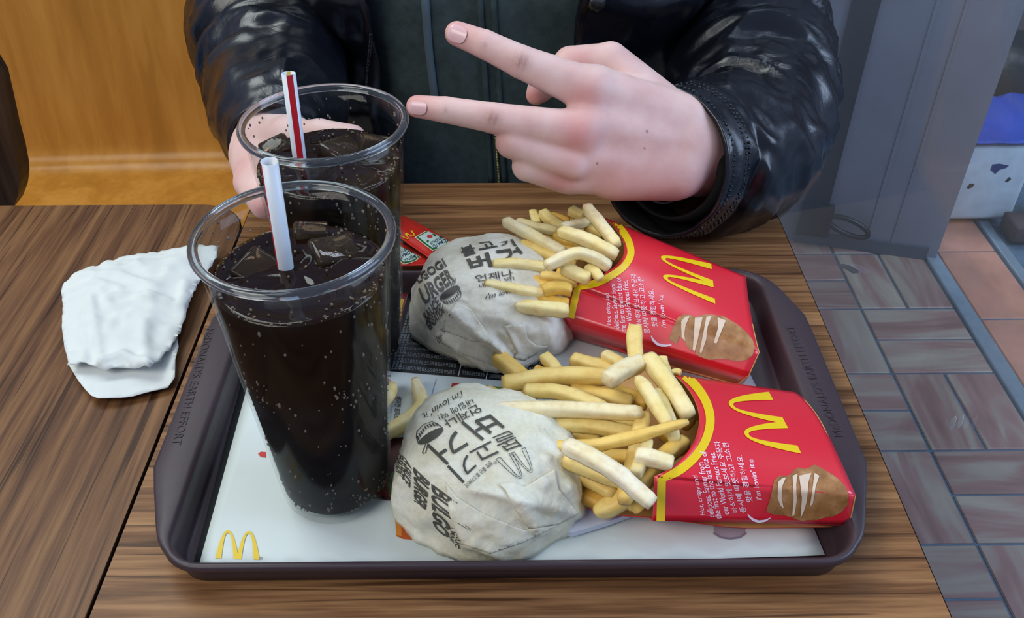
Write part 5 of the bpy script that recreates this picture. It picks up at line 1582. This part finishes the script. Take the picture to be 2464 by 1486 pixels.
# hidden rest of the body, under the clothes
SHL = Vector((.165, .90, .27)); SHR = Vector((-.175, .90, .27))
TC = Vector((-.004, .90, 0))
tv, tf = [], []
for zz, rx_, ry_ in [(-.26, .155, .11), (-.1, .150, .10), (.05, .150, .105), (.2, .150, .10), (.30, .12, .075), (.34, .07, .06), (.40, .05, .05)]:
    for j in range(24):
        a = 2 * math.pi * j / 24; tv.append(Vector((TC.x + rx_ * math.cos(a), TC.y + ry_ * math.sin(a), zz)))
for i in range(6):
    for j in range(24): tf.append([i * 24 + j, i * 24 + (j + 1) % 24, (i + 1) * 24 + (j + 1) % 24, (i + 1) * 24 + j])
tf += [list(range(24))[::-1], [6 * 24 + j for j in range(24)]]
cuffC = Vector(PD(1592, 394, .655))
ctrlL = [(*SHL, .088), (*PD(1700, -10, .90), .084), (*PD(1790, 120, .86), .078), (*PD(1805, 235, .815), .072), (*PD(1800, 335, .765), .062), (*PD(1740, 372, .715), .0555), (*PD(1665, 384, .685), .0545), (*cuffC, .0535)]
ctrlR = [(*SHR, .086), (*PD(720, -40, .90), .082), (*PD(655, 60, .86), .072), (*PD(655, 135, .82), .062), (*PD(668, 215, .765), .054), (*PD(668, 290, .70), .044), (*PD(655, 350, .655), .031)]
def arm(ctrl, last, rl):
    rows = smoothpath(ctrl, 16)[:14]
    return tube([Vector(r_[:3]) for r_ in rows] + [Vector(last)], [float(r_[3]) * .55 for r_ in rows] + [rl], 14)
armL = arm(ctrlL, W3(1690, 358, .665), .026)
armR = arm(ctrlR, rp(640, 330, .69), .024)
M_skin, nt, b = newmat('skin')
at = N(nt, 'ShaderNodeAttribute'); at.attribute_name = 'flush'
vec = coords(nt, kind='World')
n1 = tex(nt, vec, 45, 4); n2 = tex(nt, vec, 700, 3)
r = ramp(nt, [(.3, '#dcb2aa'), (.55, '#e6c2ba'), (.75, '#e8cac2')], n1)
c = mixc(nt, at.outputs['Fac'], r.outputs[0], srgb('#d68580'))
at3 = N(nt, 'ShaderNodeAttribute'); at3.attribute_name = 'wrinkle'
c = mixc(nt, at3.outputs['Fac'], c, srgb('#9d6a5c'))
nt.links.new(c, b.inputs['Base Color'])
b.inputs['Roughness'].default_value = .5; b.inputs['Specular IOR Level'].default_value = .35
b.inputs['Subsurface Weight'].default_value = .22; b.inputs['Subsurface Radius'].default_value = (.006, .0022, .0012); b.inputs['Subsurface Scale'].default_value = 1.0
bump(nt, b, n2, .12, .0004)
person = thing('person', (TC.x, TC.y, -.26), 'person in a glossy black puffer jacket holding up two spread fingers', 'person')
BV, BF = merge((list(map(Vector, LV)), LF), (list(map(Vector, RV)), RF), (tv, tf), armL, armR)
body = subsurf(mk('body', BV, BF, M_skin, person), 1)
spots = [(hp(1404, 232, 0), .011, .55), (hp(1388, 325, 0), .013, .85), (hp(1372, 392, 0), .010, .45), (hp(1350, 448, .012), .013, .75), (hp(1092, 80, 0), .016, .55), (hp(995, 256, 0), .016, .60), (hp(1205, 340, 0), .012, .4), (hp(1470, 455, .02), .026, .35), (hp(1560, 440, .03), .025, .2), (hp(1278, 232, .03), .010, .8), (rp(636, 505, .57), .011, .6), (rp(590, 420, .6), .012, .35), (hp(1390, 140, .03), .012, .3)]
wsp = [(hp(1254, 149, -.006), .0058, .75), (hp(1186, 286, -.010), .0050, .8), (hp(1072, 265, -.008), .0014, .35), (hp(1167, 107, -.005), .0014, .35)]
mole = [(hp(1556, 316, 0), .0009), (hp(1552, 357, 0), .0009), (hp(1437, 393, 0), .0009)]
flush = []; wri = []
bw = wl(person)
def pdist(p, q):     # distance seen on the skin, ignoring depth errors along the view
    d = (q - np.array(CAMP)); d = d / np.linalg.norm(d); w = p - q
    return float(np.linalg.norm(w - d * (w @ d)))
nh = len(LV) + len(RV)
HPn = np.array([tuple(v) for v in BV[:nh]])
FL = np.zeros(len(BV)); WR = np.zeros(len(BV))
cw = np.array(CAMP)
def seen(q):
    d = (q - cw); d = d / np.linalg.norm(d); w = HPn - q
    return np.linalg.norm(w - (w @ d)[:, None] * d, axis=1)
for q, r_, a in spots:
    d = np.linalg.norm(HPn - q, axis=1); FL[:nh] = np.maximum(FL[:nh], a * np.exp(-(d / r_) ** 2))
for q, r_, a in wsp:
    near = np.linalg.norm(HPn - q, axis=1) < .02
    WR[:nh] = np.maximum(WR[:nh], near * a * np.exp(-(seen(q) / r_) ** 2) * (.45 + .55 * np.abs(np.sin(HPn[:, 0] * 1500 + HPn[:, 2] * 300))))
for q, r_ in mole:
    near = np.linalg.norm(HPn - q, axis=1) < .03
    WR[:nh] = np.maximum(WR[:nh], .9 * (near & (seen(q) < r_)))
flush = FL.tolist(); wri = np.minimum(1, WR).tolist()
for nm, vals in (('flush', flush), ('wrinkle', wri)):
    a = body.data.attributes.new(nm, 'FLOAT', 'POINT'); a.data.foreach_set('value', vals)
# nails
M_nail = plain('fingernail', '#e8bcbd', .22, .5)
hb = BVHTree.FromPolygons([Vector(v) for v in LV], LF)
def nail(c, d, L, w):
    a = math.atan2(d[1], d[0]); V = []; n = 22
    for k in range(n):
        t = 2 * math.pi * k / n; x = math.cos(t); y = math.sin(t)
        x = math.copysign(abs(x) ** .75, x) * L / 2; y = math.copysign(abs(y) ** .75, y) * w / 2
        V.append((c[0] + x * math.cos(a) - y * math.sin(a), c[1] + x * math.sin(a) + y * math.cos(a)))
    o = decal('fingernail', polyf(V), hb, M_nail, body, .0009, 5)
    return o
nail((1101, 82), (.9, .38), 46, 38); nail((1006, 259), (1, .12), 44, 30)

# ---- clothes
M_jacket, nt, b = newmat('glossy_black_nylon')
b.inputs['Base Color'].default_value = srgb('#0b0e16'); b.inputs['Roughness'].default_value = .27; b.inputs['Specular IOR Level'].default_value = .55
vec = coords(nt, kind='World')
nb_ = tex(nt, vec, 28, 5, .6, .8); nf = tex(nt, vec, 900, 2)
rr2 = ramp(nt, [(.3, (.20, .20, .20, 1)), (.7, (.36, .36, .36, 1))], tex(nt, vec, 16, 3))
nt.links.new(rr2.outputs[0], b.inputs['Roughness'])
bb = bump(nt, b, nb_, .16, .006)
M_lining = plain('black_sleeve_lining', '#050507', .8)
M_hood = plain('dark_grey_hoodie_fleece', '#3b4849', .9, .15, vary=.18, vscale=120, bmp=.4, bscale=700)
M_cord = plain('grey_hood_cord', '#4d5d66', .8, bmp=.3, bscale=900)
M_zip = plain('brass_zip_teeth', '#8d8a63', .3, metal=.8)
M_bzip = plain('black_zip_teeth', '#14171d', .35, metal=.3)
M_snap = plain('dark_chrome_snap', '#6a6a6a', .18, metal=.9)

def sleeve(name, ctrl, n, K, folds, seed, open_end=True):
    rows = smoothpath(ctrl, n)
    pts = [Vector(r_[:3]) for r_ in rows]; rad = [float(r_[3]) for r_ in rows]
    L = [0.0]
    for a, b_ in zip(pts[:-1], pts[1:]): L.append(L[-1] + (b_ - a).length)
    def fn(i, j, q, d):
        s = L[i] / L[-1]; a = 2 * math.pi * j / K
        o = 0.0
        for (s0, w, amp, tilt, ph) in folds:
            x = (s - s0 - tilt * math.cos(a + ph)) / w
            o -= amp * math.exp(-x * x) * (.6 + .4 * math.cos(a * 1.0 + ph))
        env = min(1, (1 - s) * 10) * min(1, s * 8)
        warp = nz(q.x * 9 + seed, q.y * 9, q.z * 9)
        o += env * .0062 * ridge(L[i] * 30 + warp * 1.6 + seed, math.cos(a) * 1.1, math.sin(a) * 1.1)
        o += env * .0017 * ridge(L[i] * 75 + warp * 3, math.cos(a) * 2.2 + seed, math.sin(a) * 2.2)
        o += .0007 * nz(q.x * 140, q.y * 140, q.z * 140)
        return o
    return pts, rad, tube(pts, rad, K, cap=False, fn=fn)
ptsL, radL, (SV, SF) = sleeve('left_sleeve', ctrlL, 130, 96, [(.42, .02, .010, .03, 2.0), (.50, .018, .012, -.03, 1.0), (.58, .02, .010, .02, .4), (.66, .018, .007, .03, .0), (.74, .02, .006, -.02, .5), (.925, .010, .007, .0, 0)], 1.3)
jl = mk('left_sleeve', SV, SF, M_jacket, person); solid(jl, .003, -1); jl.data.materials.append(M_lining)
jl.modifiers['thickness'].material_offset = 1
# inner storm cuff with its zip line, set back inside the sleeve
axd = (cuffC - ptsL[-14]).normalized()
ring_c = cuffC - axd * .012
ic = [ring_c - axd * .035, ring_c - axd * .01, ring_c + axd * .002]
VV, FF = tube(ic, [.046, .044, .040], 48, cap=False)
solid(mk('inner_cuff', VV, FF, M_lining, person), .002, 0)
fr_ = frames(ic)[-1]
# gather stitching of the cuff: rows of little puckers
def ringpts(s_back, rad_scale, a0, a1, n, extra=0.0012):
    k = len(ptsL) - 1
    acc = 0.0
    while acc < s_back and k > 1:
        acc += (ptsL[k] - ptsL[k - 1]).length; k -= 1
    row = [SV[k * 96 + j] for j in range(96)]
    c = sum(row, Vector()) / 96
    out = []
    for i in range(n):
        a = a0 + (a1 - a0) * i / (n - 1)
        j = int(a / (2 * math.pi) * 96) % 96
        q = row[j]; out.append(q + (q - c).normalized() * extra)
    return out
G = []
for sb in (.006, .020, .0235):
    for i, q in enumerate(ringpts(sb, 1, 0, 2 * math.pi, 96, .0002)):
        G.append(ball(q + Vector((random.uniform(-1, 1), random.uniform(-1, 1), random.uniform(-1, 1))) * .0003, .0010 * random.uniform(.7, 1.3), 6, 4))
mk('cuff_stitching', *merge(*G), M_jacket, jl, kind='stuff')
sleeve_bvh = bvh_of(jl)
d_ = ray(1704, 268).normalized(); hit, nrm_, *_ = sleeve_bvh.ray_cast(CAMP, d_)
if hit:
    if nrm_.dot(d_) > 0: nrm_ = -nrm_
    fr2 = [hit - nrm_ * .001, hit + nrm_ * .0008, hit + nrm_ * .0012, hit + nrm_ * .0022, hit + nrm_ * .0024]
    mk('cuff_snap', *tube(fr2, [.0046, .0046, .0034, .0028, .0012], 20), M_snap, jl)
# zip of the inner cuff: a curved line of teeth
zpx = [(1548, 452), (1556, 468), (1575, 483), (1600, 488), (1625, 478), (1648, 455), (1665, 425), (1676, 395)]
zr = smoothpath([(u, v, .645 + .0025 * k) for k, (u, v) in enumerate(zpx)], 60)
G = [ball(PD(u, v, d), .0011, 6, 4, (1, 1, .8)) for u, v, d in zr]
mk('cuff_zip', *merge(*G), plain('grey_zip_teeth', '#4a4a4c', .35, metal=.4), jl, kind='stuff')

ptsR, radR, (SV2, SF2) = sleeve('right_sleeve', ctrlR, 110, 88, [(.40, .022, .012, .03, .5), (.50, .018, .012, -.02, 1.4), (.60, .02, .008, .03, 2.4), (.72, .02, .006, -.03, .2)], 4.7)
jr = mk('right_sleeve', SV2, SF2, M_jacket, person); solid(jr, .003, -1)

# torso: hoodie inside an open jacket
def shell(name, z0, z1, rxf, ryf, a0, a1, nzv, na, mat, disp, cy):
    V = []; F = []
    for i in range(nzv + 1):
        z = z0 + (z1 - z0) * i / nzv
        for j in range(na + 1):
            a = a0 + (a1 - a0) * j / na
            x = TC.x + rxf(z) * math.copysign(abs(math.cos(a)) ** .8, math.cos(a)); y = cy + ryf(z) * math.copysign(abs(math.sin(a)) ** .8, math.sin(a))
            nrm_ = Vector((math.cos(a), math.sin(a), 0)); p = Vector((x, y, z))
            V.append(p + nrm_ * disp(p, a))
    for i in range(nzv):
        for j in range(na): F.append([i * (na + 1) + j, i * (na + 1) + j + 1, (i + 1) * (na + 1) + j + 1, (i + 1) * (na + 1) + j])
    return mk(name, V, F, mat, person)
rxh = lambda z: .178 - .02 * max(0, (z - .2)) / .1
ryh = lambda z: .150 - .06 * max(0, (z - .12)) / .2 + .01 * max(0, -z) / .2
hood = shell('hoodie', -.27, .33, rxh, ryh, math.pi * 1.02, math.pi * 1.98, 70, 90, M_hood, lambda p, a: .004 * ridge(p.x * 14 + p.z * 9, p.z * 6) + .002 * nz(p.x * 50, p.z * 50), .905)
solid(hood, .004, 0)
hbv = bvh_of(hood)
rxj = lambda z: .205 - .02 * max(0, (z - .2)) / .1
ryj = lambda z: .172 - .06 * max(0, (z - .12)) / .2 + .01 * max(0, -z) / .2
jd = lambda p, a: .008 * math.sin(p.z * 62 + 1.2 * nz(p.x * 8, p.y * 8, p.z * 8)) + .005 * ridge(p.x * 16, p.y * 16, p.z * 22) + .0025 * ridge(p.x * 45, p.y * 45, p.z * 40)
def fang(px):   # front-panel edge angle from the pixel column
    x = PY(px, 150, .74).x - TC.x
    return x
def aof(x): c = max(-1, min(1, x / .205)); c = math.copysign(abs(c) ** (1 / .8), c); return 2 * math.pi - math.acos(c) if True else 0
aL = aof(PY(905, 150, .745).x - TC.x); aR = aof(PY(1385, 150, .745).x - TC.x)
jk1 = shell('jacket_front_right', -.27, .335, rxj, ryj, math.pi * .5, aL, 70, 90, M_jacket, jd, .905)
jk2 = shell('jacket_front_left', -.27, .335, rxj, ryj, aR, math.pi * 2.5, 70, 90, M_jacket, jd, .905)
for q in (jk1, jk2): solid(q, .008, -1)
# zip teeth down the jacket edge, snap at the other edge
jb = bvh_of(jk1)
G = []
for k in range(90):
    u, v = 884 + 8 * math.sin(k * .05), -20 + 270 * k / 90
    d_ = ray(u, v).normalized(); hit, n_, *_ = jb.ray_cast(CAMP, d_)
    if hit: G.append(ball(hit - d_ * .001, .0014, 6, 4, (1.5, 1, .7)))
if G: mk('jacket_zip', *merge(*G), M_bzip, jk1, kind='stuff')
jb2 = bvh_of(jk2)
d_ = ray(1436, 8).normalized(); hit, n_, *_ = jb2.ray_cast(CAMP, d_)
if hit:
    if n_.dot(d_) > 0: n_ = -n_
    mk('jacket_snap', *tube([hit, hit + n_ * .0015, hit + n_ * .002, hit + n_ * .003], [.0075, .0075, .0055, .003], 22), M_snap, jk2)
# hood cord and hoodie zip
cp = []
for u, v in smoothpath([(1008, -330), (1016, -100), (1026, 40), (1032, 120), (1040, 190), (1046, 240)], 24):
    d_ = ray(u, v).normalized(); hit, n_, *_ = hbv.ray_cast(CAMP, d_)
    if hit: cp.append(hit - d_ * .004)
if len(cp) > 3: mk('hood_cord', *tube(cp, .0036, 10), M_cord, hood)
G = []
for k in range(34):
    u, v = 1192 + 10 * k / 34, 318 + 130 * k / 34
    d_ = ray(u, v).normalized(); hit, n_, *_ = hbv.ray_cast(CAMP, d_)
    if hit: G.append(ball(hit - d_ * .003, .0015, 6, 4, (1.3, 1, .7)))
if G: mk('hoodie_zip', *merge(*G), M_zip, hood, kind='stuff')
sp_ = []
for side in (-1, 1):
    lp_ = []
    for k in range(40):
        u, v = 1150 + 50 * k / 40 + side * 16, -340 + 800 * k / 40
        d_ = ray(u, v).normalized(); hit, n_, *_ = hbv.ray_cast(CAMP, d_)
        if hit: lp_.append(hit - d_ * .0035)
    if len(lp_) > 3: mk('zip_seam', *tube(lp_, .0026, 8), M_hood, hood)
# trousers on the bench
legs = merge(tube([(TC.x - .09, .93, -.178), (TC.x - .11, .72, -.175), (TC.x - .11, .55, -.175), (TC.x - .11, .53, -.45), (TC.x - .11, .55, FLZ + .02)], [.085, .078, .066, .055, .05], 20),
             tube([(TC.x + .09, .93, -.178), (TC.x + .11, .72, -.175), (TC.x + .11, .55, -.175), (TC.x + .11, .53, -.45), (TC.x + .11, .55, FLZ + .02)], [.085, .078, .066, .055, .05], 20))
mk('trousers', *legs, plain('black_trousers', '#121316', .85, vary=.1), person)
